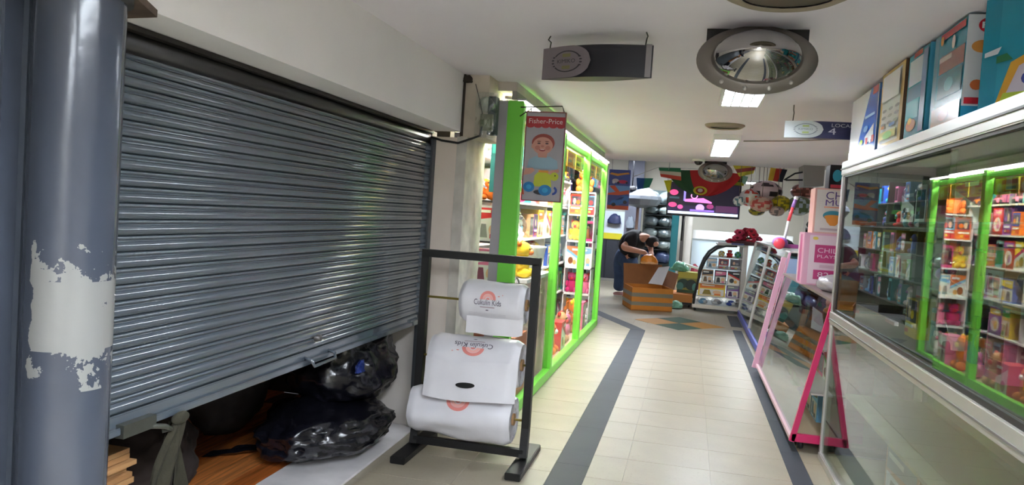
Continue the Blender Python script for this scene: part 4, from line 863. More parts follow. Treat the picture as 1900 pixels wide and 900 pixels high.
# upright pack leaning at the far foot of the pink counter
t = thing('upright_pack', 'white and blue upright pack on the floor between the counters', 'pack', (.89, 8.44, 0))
MB().box(.845, .945, 8.40, 8.47, 0, .43).obj('pack', mat((222,226,234), .4), t, .004)
art('print', t, plane((.845,8.40,0), (.10,0,0), (0,0,.43)), [((110,150,210), rect(.1,.6,.9,.9)), ((150,110,190), rect(.1,.82,.9,.95)), ((120,190,200), ell(.5,.35,.3,.1)), ((230,190,120), ell(.6,.2,.15,.06,n=10))], .4)
# ================================================================== BLUE-RAILED GLASS COUNTER
BY0, BY1, BZ = 8.62, 13.0, 1.24
def bx(z): return .87+(1.06-.87)*(z-.1)/(BZ-.1)
bc = thing('glass_counter', 'slanted glass counter with violet-blue bottom rail beyond the pink one', 'counter', (1.25, (BY0+BY1)/2, 0))
BLUE = mat((74, 84, 176), .35)
MB().box(.855, .885, BY0, BY1, .03, .12).obj('bottom_rail', BLUE, bc, .004)
MB().box(.89, 1.60, BY0, BY1, .05, .11).obj('base', mat((150,146,140), .4, .4), bc)
for y in (BY0+.012, 10.8, BY1-.012): MB().bar((bx(.1)-.005,y,.1), (bx(BZ)-.005,y,BZ), .025, .022, 0, (1,0,0)).obj('stile', ALF if y > 9 else LPINK, bc)
b = MB(); b.prism([(bx(.12),BY0+.03,.12), (bx(BZ),BY0+.03,BZ), (bx(BZ)+.006,BY0+.03,BZ), (bx(.12)+.006,BY0+.03,.12)], (0,BY1-BY0-.06,0)); b.obj('front_pane', GL, bc)
MB().box(1.05, 1.60, BY0, BY1, BZ, BZ+.02).obj('top_board', mat((196,196,196), .25), bc)
MB().box(1.59, 1.60, BY0, BY1, .11, BZ).obj('back_panel', mat((140,134,124), .6), bc)
for z in (.42, .70, .98): MB().box(bx(z)+.03, 1.58, BY0+.02, BY1-.02, z-.012, z).obj('shelf_board', mat((206,208,206), .4), bc)
for i, (z, hm) in enumerate(((.11,.28), (.42,.25), (.70,.25), (.98,.24))):
    stock(BY0+.05, BY1-.1, z, hm, bx(z)+.20, -PI/2, ('bottom','second','third','top')[i], ' of blue-railed counter', 'toys in the blue-railed counter', 500+i, .2)
MB().box(1.02, 1.5, BY0+.002, BY0+.012, .72, 1.18).obj('end_poster', mat((150,176,216), .4), bc)
art('end_print', bc, plane((1.02,BY0+.002,.72), (.48,0,0), (0,0,.46)), [((206,60,80), ell(.30+.1*k,.62,.03,.09,n=8)) for k in range(4)] + [((220,226,236), rect(.04,.05,.5,.35))], .4)
# toys on its top: violet scooter with a red and white handle pole
vt = at(1447, 452, Y=9.1); t = thing('toy_scooter', 'violet and red toy scooter with upright striped handle pole', 'toy scooter', (vt.x+.02, 9.1, BZ+.02)); zb = BZ+.02
vx = vt.x
MB().ball((vx,9.1,zb+.075), (.085,.16,.06), 16, 10).obj('body', mat((150,100,180), .35), t)
MB().lathe([(.001,-.02),(.05,-.02),(.062,0),(.05,.02),(.001,.02)], (vx-.02,8.96,zb+.063), 20, 0, Matrix.Rotation(PI/2,3,'X')).obj('front_disc', mat((214,60,80), .35), t)
MB().box(vx+.04,vx+.34,9.05,9.15,zb+.02,zb+.06).obj('deck', mat((130,50,110), .4), t)
p0 = at(1455, 447, Y=9.1); p1 = at(1463, 410, Y=9.1); p2 = at(1471, 385, Y=9.1); p3 = at(1477, 368, Y=9.1)
MB().tube([p0, p1], .016, 10).obj('white_pole', mat((226,226,226), .4), t); MB().tube([p1, p2], .019, 10).obj('red_pole', mat((222,70,80), .4), t); MB().tube([p2, p3], .021, 10).obj('violet_grip', mat((150,110,180), .4), t); MB().ball(p3, .026, 10, 7).obj('pole_knob', mat((230,226,228), .4), t)
for lb, x, y, c, r in (('black sports bag lying beside the violet scooter', 1.12, 9.75, (34,32,40), (.10,.22,.06)), ('dark cap folded on the blue-railed counter', 1.30, 8.95, (40,40,46), (.12,.16,.07))):
    b, zm = blob(Vector((x, y, 0)), r, x*9, .18, flat=.7, sub=4)
    for v in b.v: v.z += BZ+.02-zm
    tag(b.obj('soft_bag', mat(c, .6, bump=.2)), lb, 'bag')
# black shelf cabinet further back
bk = thing('black_rack', 'black open rack standing behind the glass counters', 'rack', (1.95, 11.6, 0)); bl0 = at(1428, 418, Y=11.4)
for z in (.4, .9, 1.27, 1.42, bl0.z): MB().box(1.64, 2.35, 11.4, 11.9, z-.025, z).obj('shelf_board', mat((36,34,34), .5), bk)
for x in (1.64, 2.32):
    for y in (11.4, 11.87): MB().box(x, x+.03, y, y+.03, 0, bl0.z-.02).obj('upright', mat((30,28,28), .5), bk)
for k, (x, c) in enumerate(((1.74,(40,44,42)), (1.92,(64,60,56)), (2.12,(36,36,40)))):
    b, zm = blob(Vector((x, 11.6, 0)), (.13,.18,.07), 3+k, .15, flat=.6, sub=3)
    for v in b.v: v.z += bl0.z-zm
    tag(b.obj('folded_cap', mat(c, .7)), '%s dark cap from the left on the black rack' % ORD[k], 'cap', 'caps on the black rack')

b, zm = blob(Vector((1.13, 6.25, 0)), (.15,.26,.08), 4.1, .15, flat=.6, sub=4)
for v in b.v: v.z += PZ+.02-zm
tag(b.obj('grey_pack', mat((150,144,150), .3, bump=.4, bs=14)), 'grey plastic-wrapped soft pack in front of the pink carton', 'pack')
# ================================================================== CURVED DISPLAY TROLLEY
QY = 13.4
cv = [at(x, y, Y=QY) for x, y in ((1286,568),(1289,548),(1294,525),(1300,503),(1308,484),(1318,470),(1331,461),(1347,456.5),(1368,457))]
ct = thing('display_trolley', 'curved-front glass display trolley on castors facing the aisle', 'display trolley', (.55, QY+.5, 0))
QD = 1.0; XR = .90; ZB = .09
b = MB()
for y in (QY, QY+QD-.03):
    b = MB(); b.tube([(p.x, y+.015, p.z) for p in cv], .020, 8); b.obj('curved_edge', mat((30,30,32), .4), ct)
pts = [Vector((p.x+.012, 0, p.z-.006)) for p in cv]
b = MB(); b.grid(lambda u, v: (lambda q: Vector((q.x, QY+.03+(QD-.06)*v, q.z)))(pts[min(int(u*8), 7)].lerp(pts[min(int(u*8)+1, 8)], u*8-int(u*8)) if u < 1 else pts[8]), 24, 1); b.obj('curved_glass', glass((226,234,230), .06), ct)
for y in (QY, QY+QD-.045): MB().box(XR-.005, XR+.075, y, y+.045, ZB, cv[-1].z+.01).obj('post', ALF, ct, .004)
MB().box(cv[0].x-.02, XR+.075, QY-.005, QY+QD, ZB-.04, ZB+.025).obj('base_tray', mat((196,190,180), .35, .4), ct, .004)
MB().box(cv[6].x, XR+.075, QY, QY+QD, cv[-1].z-.005, cv[-1].z+.018).obj('top_board', mat((200,200,198), .3), ct)
MB().box(XR+.055, XR+.065, QY+.045, QY+QD-.045, ZB, cv[-1].z).obj('back_panel', mat((170,166,160), .4), ct)
shz = [at(1340, y, Y=QY).z for y in (551.5, 527.5, 499.5, 477.5)]
def xat(z):
    for a, c in zip(cv, cv[1:]):
        if a.z <= z <= c.z: return a.x+(c.x-a.x)*(z-a.z)/(c.z-a.z)
    return cv[0].x
for z in shz: MB().box(xat(z)+.02, XR, QY+.005, QY+QD-.03, z-.012, z).obj('shelf_board', mat((222,222,220), .4), ct)
for x in (cv[0].x+.03, XR):
    for y in (QY+.05, QY+QD-.08): MB().lathe([(.001,-.02),(.028,-.02),(.032,0),(.028,.02),(.001,.02)], (x,y,.032), 14, 0, Matrix.Rotation(PI/2,3,'Y')).obj('castor', mat((30,30,32), .5), ct)
rows = [(ZB+.025, [('bagged','sky blue','white'), ('bagged','white','grey'), ('bagged','blue','white')], .15), (shz[0], [('carton','yellow','orange'), ('carton','purple','grey')], .21), (shz[1], [('carton','tan','black'), ('carton','black','pink'), ('carton','black','red')], .22),
        (shz[2], [('carton','sky blue','white'), ('carton','grey','red'), ('carton','grey','black')], .17), (shz[3], [('ball','yellow','white'), ('plush','red','white'), ('ball','sky blue','green')], .13)]
for i, (z, items, h) in enumerate(rows):
    x0 = xat(z+.1 if i < 4 else z+.13)+.03; n = len(items); w_ = (XR-.01-x0)/n
    ww = [1.0]*n
    if i == 1: ww = [1.35, .65]
    x = x0
    for k, (kd, c1, c2) in enumerate(items):
        wk = w_*ww[k]; put_toy(kd, c1, c2, wk-.02, .16, h, (x+wk/2, QY+.14, z), 0, '%s on %s trolley shelf' % (ORD[k], ('bottom','second','third','fourth','top')[i]), 'goods on the curved trolley'); x += wk
# magazines and red flowers on its top
zt2 = cv[-1].z+.018
for k, (x0, x1, c, lb) in enumerate(((.50,.72,(214,216,220),'white magazine lying on the trolley top'), (.70,.92,(70,80,140),'blue magazine lying on the trolley top'))):
    tag(MB().box(x0, x1-.01, QY+.05+.3*k*0, QY+.38, zt2, zt2+.022+.006*k).obj('magazine', mat(c, .35), None, .003), lb, 'magazine')
fb = at(1380, 452, Y=13.75); t = thing('flower_bunch', 'bunch of crimson artificial flowers on the display trolley', 'flowers', (fb.x, 13.75, zt2))
rnd = random.Random(5)
MB().lathe([(.001,zt2),(.20,zt2),(.24,zt2+.05),(.05,zt2+.08)], (fb.x,13.75,0), 20).obj('basket', mat((90,52,60), .7), t)
for k, (x, y) in enumerate(((1357,448),(1368,441),(1380,446),(1391,450),(1372,431),(1386,428),(1398,436),(1405,444),(1379,436),(1394,429),(1363,452))):
    p = at(x, y, Y=13.70+.05*(k % 3)); f = MB()
    for j in range(6):
        a = j*PI/3; f.ball(p+Vector((.045*math.cos(a), -.01, .026*math.sin(a))), (.045,.05,.032), 10, 7)
    f.ball(p+Vector((0,-.045,0)), (.03,.03,.022), 8, 6, 1)
    fo = f.obj('flower', [mat([(190,30,60),(206,60,96),(150,24,50)][k % 3], .6), mat((110,16,40), .6)], t)
    MB().tube([p, (fb.x, 13.75, zt2+.04)], .006, 5).obj('stem', mat((40,70,40), .7), t)
for k in range(5):
    p = at(1352+13*k, 447-4*(k % 2), Y=13.8); MB().ball(p, (.06,.03,.028), 8, 6).obj('leaf', mat((40,56,42), .7), t)
# ================================================================== HALL END
# cabinets and panels along the far wall
fy = 18.0; pl = at(1100, 515, Y=fy); prr = at(1181, 515, Y=fy); ptop = at(1140, 444, Y=fy)
t = thing('far_shopfront', 'dark grey boarded shopfront base at the far left end', 'shopfront', ((pl.x+prr.x)/2, fy, 0))
nb = 4
for k in range(nb):
    a = pl.x+(prr.x-pl.x)*k/nb; c = pl.x+(prr.x-pl.x)*(k+1)/nb; MB().box(a+.006, c-.006, fy, fy+.06, .05, ptop.z).obj('board', mat((52,54,62), .45, var=.1), t)
MB().box(pl.x, prr.x, fy+.02, fy+.05, 0, ptop.z-.01).obj('backing', mat((40,42,48), .6), t)
MB().box(pl.x-.02, prr.x+.02, fy-.03, fy+.0, 0, .06).obj('plinth', mat((150,146,140), .6), t)
wtop = at(1140, 392, Y=fy); wr = at(1158, 415, Y=fy)
MB().box(pl.x, wr.x, fy+.01, fy+.05, ptop.z, wtop.z).obj('white_window', mat((212,222,232), .3), t)
MB().box(pl.x, wr.x-.03, fy-.02, fy+.01, ptop.z, ptop.z+.14).obj('yellow_ledge', mat((214,200,40), .5), t)
b, _ = blob(Vector((pl.x+.42, fy-.08, ptop.z+.38)), (.16,.06,.22), 4.4, .25, sub=3); b.obj('dark_doll', mat((40,48,84), .6), t)
b, _ = blob(Vector((pl.x+.78, fy-.06, ptop.z+.30)), (.10,.05,.26), 6.4, .3, sub=3); b.obj('grey_figure', mat((140,150,160), .6), t)
struct(MB().box(wr.x, at(1186,450,Y=fy).x, fy+.02, fy+.10, ptop.z, 3.05).obj('wall_far_pier', mat((116,118,130), .6)), 'grey painted pier at the far left end', 'wall')
# racing car poster
yP = 14.6; a = at(1131, 313, Y=yP); c = at(1171, 316, Y=yP); d_ = at(1166, 390, Y=yP); W2 = c.x-a.x; H2 = c.z-d_.z
po = thing('racing_poster', 'blue hanging poster with orange track and toy racing cars', 'poster', ((a.x+c.x)/2, yP, c.z-H2))
o = Vector((a.x, yP, c.z-H2)); MB().box(o.x, o.x+W2, yP, yP+.01, o.z, o.z+H2).obj('sheet', mat((70,84,150), .5), po)
art('print', po, plane(o, (W2,0,0), (0,0,H2)), [((74,88,158), rect(0,0,1,1)), ((120,170,220), rect(0,.40,1,.60)), ((214,90,50), rect(0,0,1,.10)), ((232,160,70), [(.02,.88),(.4,.84),(.7,.88),(.96,.90),(.9,.94),(.4,.90),(.1,.92)]), ((206,196,196), ell(.32,.72,.16,.05)), ((206,60,90), ell(.66,.70,.22,.045)), ((220,220,225), ell(.24,.68,.07,.035,n=10)), ((40,40,50), ell(.45,.67,.06,.03,n=10)), ((40,40,50), ell(.84,.68,.05,.03,n=10)),
    ((222,96,60), [(.05,.58),(.30,.60),(.55,.45),(.98,.50),(.98,.40),(.5,.36),(.0,.36),(.0,.40),(.36,.44)]), ((60,120,196), [(.08,.12),(.5,.10),(.96,.22),(.98,.34),(.74,.36),(.5,.26),(.2,.22)]), ((30,60,120), [(.34,.22),(.66,.26),(.78,.33),(.60,.31)]), ((30,34,50), ell(.30,.12,.10,.045)), ((30,34,50), ell(.82,.19,.09,.045))], .45)
MB().tube([(o.x+.05,yP,o.z+H2), (o.x+.05,yP,3.05)], .004, 5).obj('hanging_cord', mat((120,120,120), .6), po); MB().tube([(o.x+W2-.05,yP,o.z+H2), (o.x+W2-.05,yP,3.05)], .004, 5).obj('hanging_cord', mat((120,120,120), .6), po)
# plastic wrapped goods hanging and stacked
WRAP = mat((120, 132, 134), .18, bump=.8, bs=7, spec=.8); WRAP2 = mat((92, 104, 106), .2, bump=.8, bs=9, spec=.8); WRAP3 = mat((150,164,162), .18, bump=.8, bs=8, spec=.8)
yw = 16.6
rk = thing('goods_rack', 'tall wire rack carrying plastic-wrapped goods at the back', 'rack', (at(1215,480,Y=yw).x, yw, 0))
xa = at(1188,480,Y=yw).x; xb_ = at(1243,480,Y=yw).x
zs = [at(1215, y, Y=yw).z for y in (488, 462, 442, 420, 398, 378)]
for z in zs: MB().box(xa, xb_, yw-.02, yw+.4, z-.015, z).obj('wire_shelf', mat((60,66,68), .4, .5), rk)
for x in (xa, xb_-.02):
    for y in (yw-.02, yw+.38): MB().box(x, x+.02, y, y+.02, 0, zs[-1]).obj('upright', mat((60,66,68), .4, .5), rk)
MB().box(xa, xb_, yw+.40, yw+.42, 0, zs[-1]+.3).obj('back_sheet', mat((70,84,84), .4), rk)
for i, z in enumerate(zs):
    for k in range(2):
        cx = xa+(xb_-xa)*(.27+.46*k); hh = (zs[i+1]-z if i < 5 else .30)*.50
        b, zm = blob(Vector((cx, yw+.14, z+hh)), ((xb_-xa)*.27, .17, hh), i*3.3+k*1.7, .12, flat=.8, sub=4)
        for v in b.v: v.z += z-zm
        tag(b.obj('wrapped_goods', (WRAP, WRAP2, WRAP3)[(i+k) % 3] if i else mat((70,84,120), .2, bump=.6, bs=9)), 'plastic-wrapped grey bundle, %s on %s tier of the back rack' % (('left', 'right')[k], ('lowest','second','third','fourth','fifth','top')[i]), 'bundle', 'wrapped bundles on the back rack')
fc = at(1190, 368, Y=16.2)
t = thing('wrapped_umbrella', 'grey plastic-wrapped conical bundle hung on a wooden pole', 'bundle', (fc.x, 16.2, 0))
MB().lathe([(.001,.28),(.20,.20),(.40,.05),(.42,-.02),(.34,-.14),(.06,-.20)], fc, 12, 0, None, False).obj('wrapped_cone', mat((112,116,122), .3, bump=.5, bs=6), t)
sp0 = at(1183, 392, Y=16.2); MB().tube([(sp0.x, 16.2, 0), (sp0.x, 16.2, fc.z)], .03, 8).obj('pole', mat((150,118,100), .6), t)
hp = at(1173, 352, Y=16.0); b, _ = blob(hp, (.10,.08,.09), 2.5, .2, sub=3)
t = thing('black_fitting', 'black lamp fitting beside the wrapped cone bundle', 'fitting', (hp.x, 16.0, hp.z)); b.obj('fitting_body', mat((28,28,30), .5), t); MB().tube([hp, (hp.x, 16.0, 3.05)], .012, 6).obj('drop_rod', BLK, t)
# teal post, door posts and white counter
tp = at(1251, 440, Y=16.0); struct(MB().box(tp.x-.07, tp.x+.07, 16.0, 16.12, 0, 2.2).obj('trim_2', mat((36,116,124), .4), None, .01), 'teal painted post under the screen', 'post')
dp = at(1276, 450, Y=17.0); struct(MB().box(dp.x-.07, dp.x+.07, 17.0, 17.1, 0, 2.3).obj('trim_3', mat((206,200,190), .6)), 'pale door post beside the white counter', 'post')
dp = at(1265, 450, Y=16.9); struct(MB().box(dp.x-.035, dp.x+.035, 16.9, 17.0, 0, 2.2).obj('trim_4', mat((66,60,56), .6)), 'dark narrow door edge beside the teal post', 'post')
w0 = at(1284, 455, Y=17.2); w1 = at(1470, 455, Y=17.2); wz = at(1340, 446, Y=17.2).z; wz2 = at(1340, 430, Y=17.2).z
t = thing('white_counter', 'white counter with pale blue glass front under the cream wall', 'counter', ((w0.x+w1.x)/2, 17.2, 0))
MB().box(w0.x, w1.x, 17.2, 17.8, 0, wz).obj('body', mat((206,222,230), .25), t); MB().box(w0.x, w1.x, 17.15, 17.85, wz, wz2).obj('top_fascia', mat((240,242,240), .4), t)
rb = at(1291, 485, Y=17.0); b, zm = blob(Vector((rb.x, 16.9, 0)), (.12,.12,.32), 7.7, .12, flat=.9, sub=4)
for v in b.v: v.z += -zm
tag(b.obj('red_sack', mat((120,24,40), .6)), 'dark red bag standing at the foot of the white counter', 'bag')
# ================================================================== SCREEN, FLAGS, BALLS
ty = 14.3; a = at(1235, 401, Y=ty); c = at(1372, 401, Y=ty); zb = (a.z+c.z)/2-.02; zt3 = at(1300, 340, Y=ty).z
tv = thing('hanging_screen', 'wide flat screen showing a pink and violet game scene', 'television', ((a.x+c.x)/2, ty, zb))
MB().box(a.x, c.x, ty, ty+.06, zb, zt3).obj('casing', mat((24,22,30), .35), tv, .006)
art('picture', tv, plane((a.x+.02, ty, zb+.03), (c.x-a.x-.04,0,0), (0,0,zt3-zb-.05)), [((12,10,22), rect(0,0,1,1)), ((205,225,245), rect(.01,.02,.99,.10)), ((30,20,48), rect(.0,.10,1,.30)), ((206,60,110), ell(.08,.70,.06,.09)), ((200,60,110), ell(.07,.30,.06,.08)), ((120,110,190), rect(.22,.44,.25,.88)), ((226,110,190), [(.24,.50),(.50,.56),(.62,.44),(.62,.40),(.24,.42)]), ((230,140,210), ring(.37,.62,.05,.10,.3)), ((170,140,230), ell(.46,.24,.06,.12)), ((120,90,200), rect(.32,.12,.66,.18)), ((120,40,90), ell(.60,.30,.05,.08)), ((60,30,60), rect(.68,.14,.98,.34)), ((200,70,130), ell(.18,.24,.04,.07)), ((40,60,70), rect(.02,.50,.16,.56))], .3, .9)
MB().box((a.x+c.x)/2-.04,(a.x+c.x)/2+.04,ty+.06,ty+.12,zt3-.1,3.05).obj('ceiling_mount', BLK, tv)
pf = at(1268, 406, Y=ty); MB().tube([(pf.x,ty+.05,zb),(pf.x-.01,ty+.06,zb-.45)], .02, 6).obj('cable', BLK, tv)
fy2 = 13.4; fc0 = at(1307, 318, Y=fy2); RX = at(1378,330,Y=fy2).x-fc0.x; RZ = fc0.z-at(1310,366,Y=fy2).z
def flagp(x, y, k=0):       # x -1..1 across, y 0 top .. 1 bottom of the swag
    w_ = math.sqrt(max(0, 1-(y*.96)**2)); return Vector((fc0.x+RX*x*(.25*(1-y)+.75*w_ if y > .0 else 1), fy2+.03*math.sin(11*x)*(.3+.7*abs(x))-k-.04*y, fc0.z+.02-RZ*y-.03*abs(x)*(1-y)))
t = thing('fan_flag', 'large draped flag, green and red with a yellow ring emblem', 'flag', (fc0.x, fy2, fc0.z-RZ), 'flags strung under the hall ceiling')
for nm, x0, x1, cl in (('green_field', -1, -.38, (40,84,50)), ('red_field', -.38, 1, (184,36,40))):
    MB().grid(lambda u, v: flagp(x0+(x1-x0)*u, 1-v), 18, 12).grid(lambda u, v: flagp(x0+(x1-x0)*u, v, -.004), 18, 12).obj(nm, mat(cl, .7, bump=.1, bs=12), t)
ex = (at(1299,354,Y=fy2).x-fc0.x)/RX
art('emblem', t, lambda u, v, k: Vector((at(1299,354,Y=fy2).x+.115*u, fy2-.075-k, at(1299,354,Y=fy2).z+.075*v)), [((206,190,50), ring(0,0,1,1,.35)), ((150,50,50), ell(0,0,.52,.60)), ((220,200,204), ell(0,.05,.36,.42))], .6)
MB().tube([(fc0.x,fy2,fc0.z+.01),(fc0.x,fy2,3.05)], .006, 5).obj('hanging_cord', mat((190,190,186), .6), t)
def pennant(label, quad, yv, cols, vertical=True):
    P = [at(x, y, Y=yv) for x, y in quad]         # TL, TR, BR, BL
    t = thing('pennant', label, 'flag', tuple((P[2]+P[3])/2), 'flags strung under the hall ceiling')
    n = len(cols)
    for i, c in enumerate(cols):
        def f(u, v):
            u0 = (i+u)/n if vertical else u; v0 = v if vertical else (i+v)/n
            return P[0].lerp(P[1], u0).lerp(P[3].lerp(P[2], u0), v0)+Vector((0, .02*math.sin(6*u0+3*v0), 0))
        MB().grid(lambda u, v: f(u, 1-v), 6, 6).grid(lambda u, v: f(u, v)+Vector((0,.004,0)), 6, 6).obj('field', mat(c, .7), t)
    MB().tube([P[0].lerp(P[1],.5), Vector((P[0].lerp(P[1],.5).x, yv, 3.05))], .004, 5).obj('hanging_cord', mat((180,180,176), .6), t)
    return t
pennant('small blue and green flag left of the wrapped bundles', ((1181,330),(1212,331),(1205,348),(1182,352)), 14.4, [(34,84,150),(40,130,110)])
mx_ = pennant('green white and red flag left of the big draped flag', ((1222,311),(1263,312),(1264,335),(1226,328)), 13.2, [(40,120,80),(206,196,180),(206,70,50)], False)
pennant('yellow pointed pennant below the green white and red flag', ((1232,335),(1247,334),(1243,356),(1239,357)), 13.2, [(220,210,40)])
pennant('yellow and red flag right of the far mirror', ((1360,307),(1404,304),(1398,322),(1372,328)), 13.0, [(196,180,50),(150,60,60),(206,196,70)], False)
pennant('green and yellow banner behind the far mirror', ((1340,324),(1382,326),(1380,345),(1345,342)), 13.6, [(90,120,30),(60,80,30),(150,160,40)], False)
pennant('black red and gold striped flag near the balls', ((1430,311),(1461,315),(1452,338),(1425,335)), 12.6, [(206,170,50),(190,50,36),(34,34,48)])
pennant('small teal pennant beside the hanging balls', ((1378,326),(1388,328),(1384,342),(1377,340)), 13.3, [(130,180,160)])
# cord that carries them
tag(MB().tube([at(1175,328,Y=13.9), at(1222,310,Y=13.2), at(1300,314,Y=13.3), at(1365,306,Y=13.2), at(1430,311,Y=12.7), at(1500,300,Y=12.0)], .006, 5).obj('flag_cord', mat((190,186,180), .6)), 'cord strung across the hall carrying the small flags', 'cord')
BALLS = [(1371,373,10,9,(226,226,222),(90,130,140),'small white and teal ball'), (1391,367,18,15,(230,226,224),(214,64,44),'white and red panelled ball'), (1421,356,28,19,(222,200,206),(60,50,60),'large white and black panelled ball'),
         (1413,379,20,13,(206,176,156),(190,80,70),'beige and red ball'), (1449,379,17,15,(222,204,30),(150,140,40),'bright yellow ball'), (1404,391,14,9,(160,150,40),(60,54,60),'dull yellow and black ball'),
         (1441,392,13,9,(196,170,160),(120,110,110),'pinkish grey ball'), (1483,382,21,17,(100,116,80),(180,196,206),'dark green and silver ball'), (1489,356,20,14,(110,60,50),(190,120,110),'brown and red ball')]
for k, (x, y, rx, ry, c1, c2, lb) in enumerate(BALLS):
    yb = 12.5+.18*(k % 3); p = at(x, y, Y=yb); sc = yb/1428*1.02
    t = thing('hanging_ball', lb+' in the hanging cluster', 'ball', (p.x, p.y, p.z-ry*sc), 'balls hanging in the hall')
    b = MB().ball(p, (rx*sc, rx*sc, ry*sc), 22, 14)
    for i, f in enumerate(b.f):
        c = sum((b.v[q] for q in f), Vector())/len(f)-p; d = Vector((c.x/rx, c.y/rx, c.z/ry)).normalized()
        b.m[i] = 1 if noise.noise(d*2.2+Vector((k*3.3, 0, 0))) > .10 else 0
    b.obj('ball', [mat(c1, .3), mat(c2, .3)], t)
    MB().tube([p+Vector((0,0,ry*sc*.97)), (p.x, p.y, 3.05)], .005, 5).obj('net_cord', mat((120,110,100), .6), t)
g0 = at(1492, 300, Y=11.0); g1 = at(1528, 345, Y=11.0)
t = thing('wall_bracket', 'grey wedge-shaped metal housing with black arms near the ceiling', 'bracket', ((g0.x+g1.x)/2, 11.2, g1.z))
MB().prism([(g0.x,11.0,CZ),(g1.x,11.0,CZ),(g1.x,11.0,g1.z),(g0.x+.02,11.0,g1.z-.02)], (0,.5,0)).obj('housing', mat((132,130,130), .5), t)
h0 = at(1455, 334, Y=11.1); MB().tube([h0, at(1475,322,Y=11.1), at(1498,318,Y=11.1)], .012, 6).obj('arm', BLK, t); MB().tube([h0+Vector((.02,0,.0)), at(1500,334,Y=11.1)], .012, 6).obj('arm', BLK, t)
# ================================================================== PERSON SORTING A CARTON
def skin_mesh(name, verts, edges, radii, mats, parent, sub=2, root=0):
    me = bpy.data.meshes.new(name); me.from_pydata([tuple(v) for v in verts], edges, [])
    o = bpy.data.objects.new(name, me); C.objects.link(o)
    md = o.modifiers.new('skin', 'SKIN'); md.use_smooth_shade = True
    sv = me.skin_vertices[0].data
    for i, r in enumerate(radii): sv[i].radius = (r, r) if isinstance(r, (int, float)) else r
    sv[root].use_root = True
    s2 = o.modifiers.new('sub', 'SUBSURF'); s2.levels = sub; s2.render_levels = sub
    bpy.context.view_layer.update()
    nm = bpy.data.meshes.new_from_object(o.evaluated_get(bpy.context.evaluated_depsgraph_get()))
    bpy.data.objects.remove(o); bpy.data.meshes.remove(me)
    org = wloc(parent); nm.transform(Matrix.Translation(-org)); nm.materials.clear(); nm.materials.append(mats)
    for p in nm.polygons: p.use_smooth = True
    nm.name = name
    return link(name, nm, parent)
PYc = 14.55
pe = thing('person', 'person in black t-shirt and jeans bending over an open carton', 'person', (at(1160,548,Z=0).x, PYc, 0))
SKN = mat((206,150,124), .6); TEE = mat((22,22,26), .85, bump=.15, bs=12); JEAN = mat((58,78,112), .85, var=.25, vs=7, bump=.15, bs=20)
hipL = at(1153, 481, Y=PYc+.12); hipR = at(1168, 482, Y=PYc-.12); pelvis = at(1161, 476, Y=PYc); waist = at(1167, 463, Y=PYc-.04); chest = at(1180, 446, Y=PYc-.14); neck = at(1196, 438, Y=PYc-.20); headc = at(1207, 446, Y=PYc-.22)
kneeL = at(1152, 516, Y=PYc+.12); kneeR = at(1170, 516, Y=PYc-.18); ankL = Vector((at(1146,545,Y=PYc+.15).x, PYc+.15, .09)); ankR = Vector((at(1163,550,Y=PYc-.22).x, PYc-.22, .09))
shL = at(1178, 437, Y=PYc+.10); shR = at(1176, 446, Y=PYc-.36); elR = at(1154, 459, Y=PYc-.50); wrR = at(1190, 467, Y=PYc-.75); haR = at(1197, 469, Y=PYc-.82); elL = at(1206, 455, Y=PYc+.0); wrL = at(1208, 467, Y=PYc-.35); haL = at(1208, 472, Y=PYc-.50)
HV = [pelvis, waist, chest, neck, headc, shL, elL, wrL, haL, shR, elR, wrR, haR, hipL, kneeL, ankL, hipR, kneeR, ankR]
HE = [(0,1),(1,2),(2,3),(3,4),(2,5),(5,6),(6,7),(7,8),(2,9),(9,10),(10,11),(11,12),(0,13),(13,14),(14,15),(0,16),(16,17),(17,18)]
HR = [.16,.17,.18,.065,.105,.08,.062,.044,.052,.08,.068,.044,.052,.12,.09,.06,.12,.09,.06]
for tip, base, spread in ((haR, wrR, 1), (haL, wrL, -1)):
    d = (tip-base).normalized(); ia = HV.index(tip); s_ = Vector((0,0,1)); r_ = d.cross(s_).normalized()
    for k in range(5):
        off = (k-2)*.018; L1 = (.05,.075,.08,.072,.055)[k]; dd = d if k else (d*.5+s_*.8).normalized()
        q0 = tip+s_*off*.8+r_*off+dd*L1*.6; q1 = q0+dd*L1*.5+Vector((0,0,-.03))
        HV += [q0, q1]; HR += [.012, .009]; HE += [(ia, len(HV)-2), (len(HV)-2, len(HV)-1)]
skin_mesh('body', HV, HE, HR, SKN, pe)
skin_mesh('t_shirt', [pelvis+Vector((0,0,.07)), waist, chest, neck.lerp(chest,.35), shL, shL.lerp(elL,.75), shR, shR.lerp(elR,.75)], [(0,1),(1,2),(2,3),(2,4),(4,5),(2,6),(6,7)], [.22,.24,.255,.16,.16,.125,.16,.13], TEE, pe)
skin_mesh('jeans', [pelvis+Vector((0,0,.02)), hipL, kneeL, ankL, hipR, kneeR, ankR, pelvis.lerp(waist,.35)], [(0,1),(1,2),(2,3),(0,4),(4,5),(5,6),(0,7)], [.195,.175,.135,.105,.175,.135,.105,.19], JEAN, pe)
hb_ = MB().ball(headc+Vector((.03,.0,-.02)), (.125,.11,.105), 18, 12); hb_.obj('hair', mat((26,22,22), .7), pe)
b = MB().ball(headc+Vector((.10,-.05,-.055)), (.055,.07,.05), 12, 8); b.obj('face', SKN, pe)
for an, sd in ((ankL, 0), (ankR, 0)):
    b = MB().ball(an+Vector((.06,-.02,-.045)), (.15,.06,.045), 16, 8); so = b.obj('shoe', mat((196,150,150), .6), pe)
    MB().box(an.x-.07, an.x+.19, an.y-.07, an.y+.03, .0, .022).obj('sole', mat((232,228,228), .6), so)
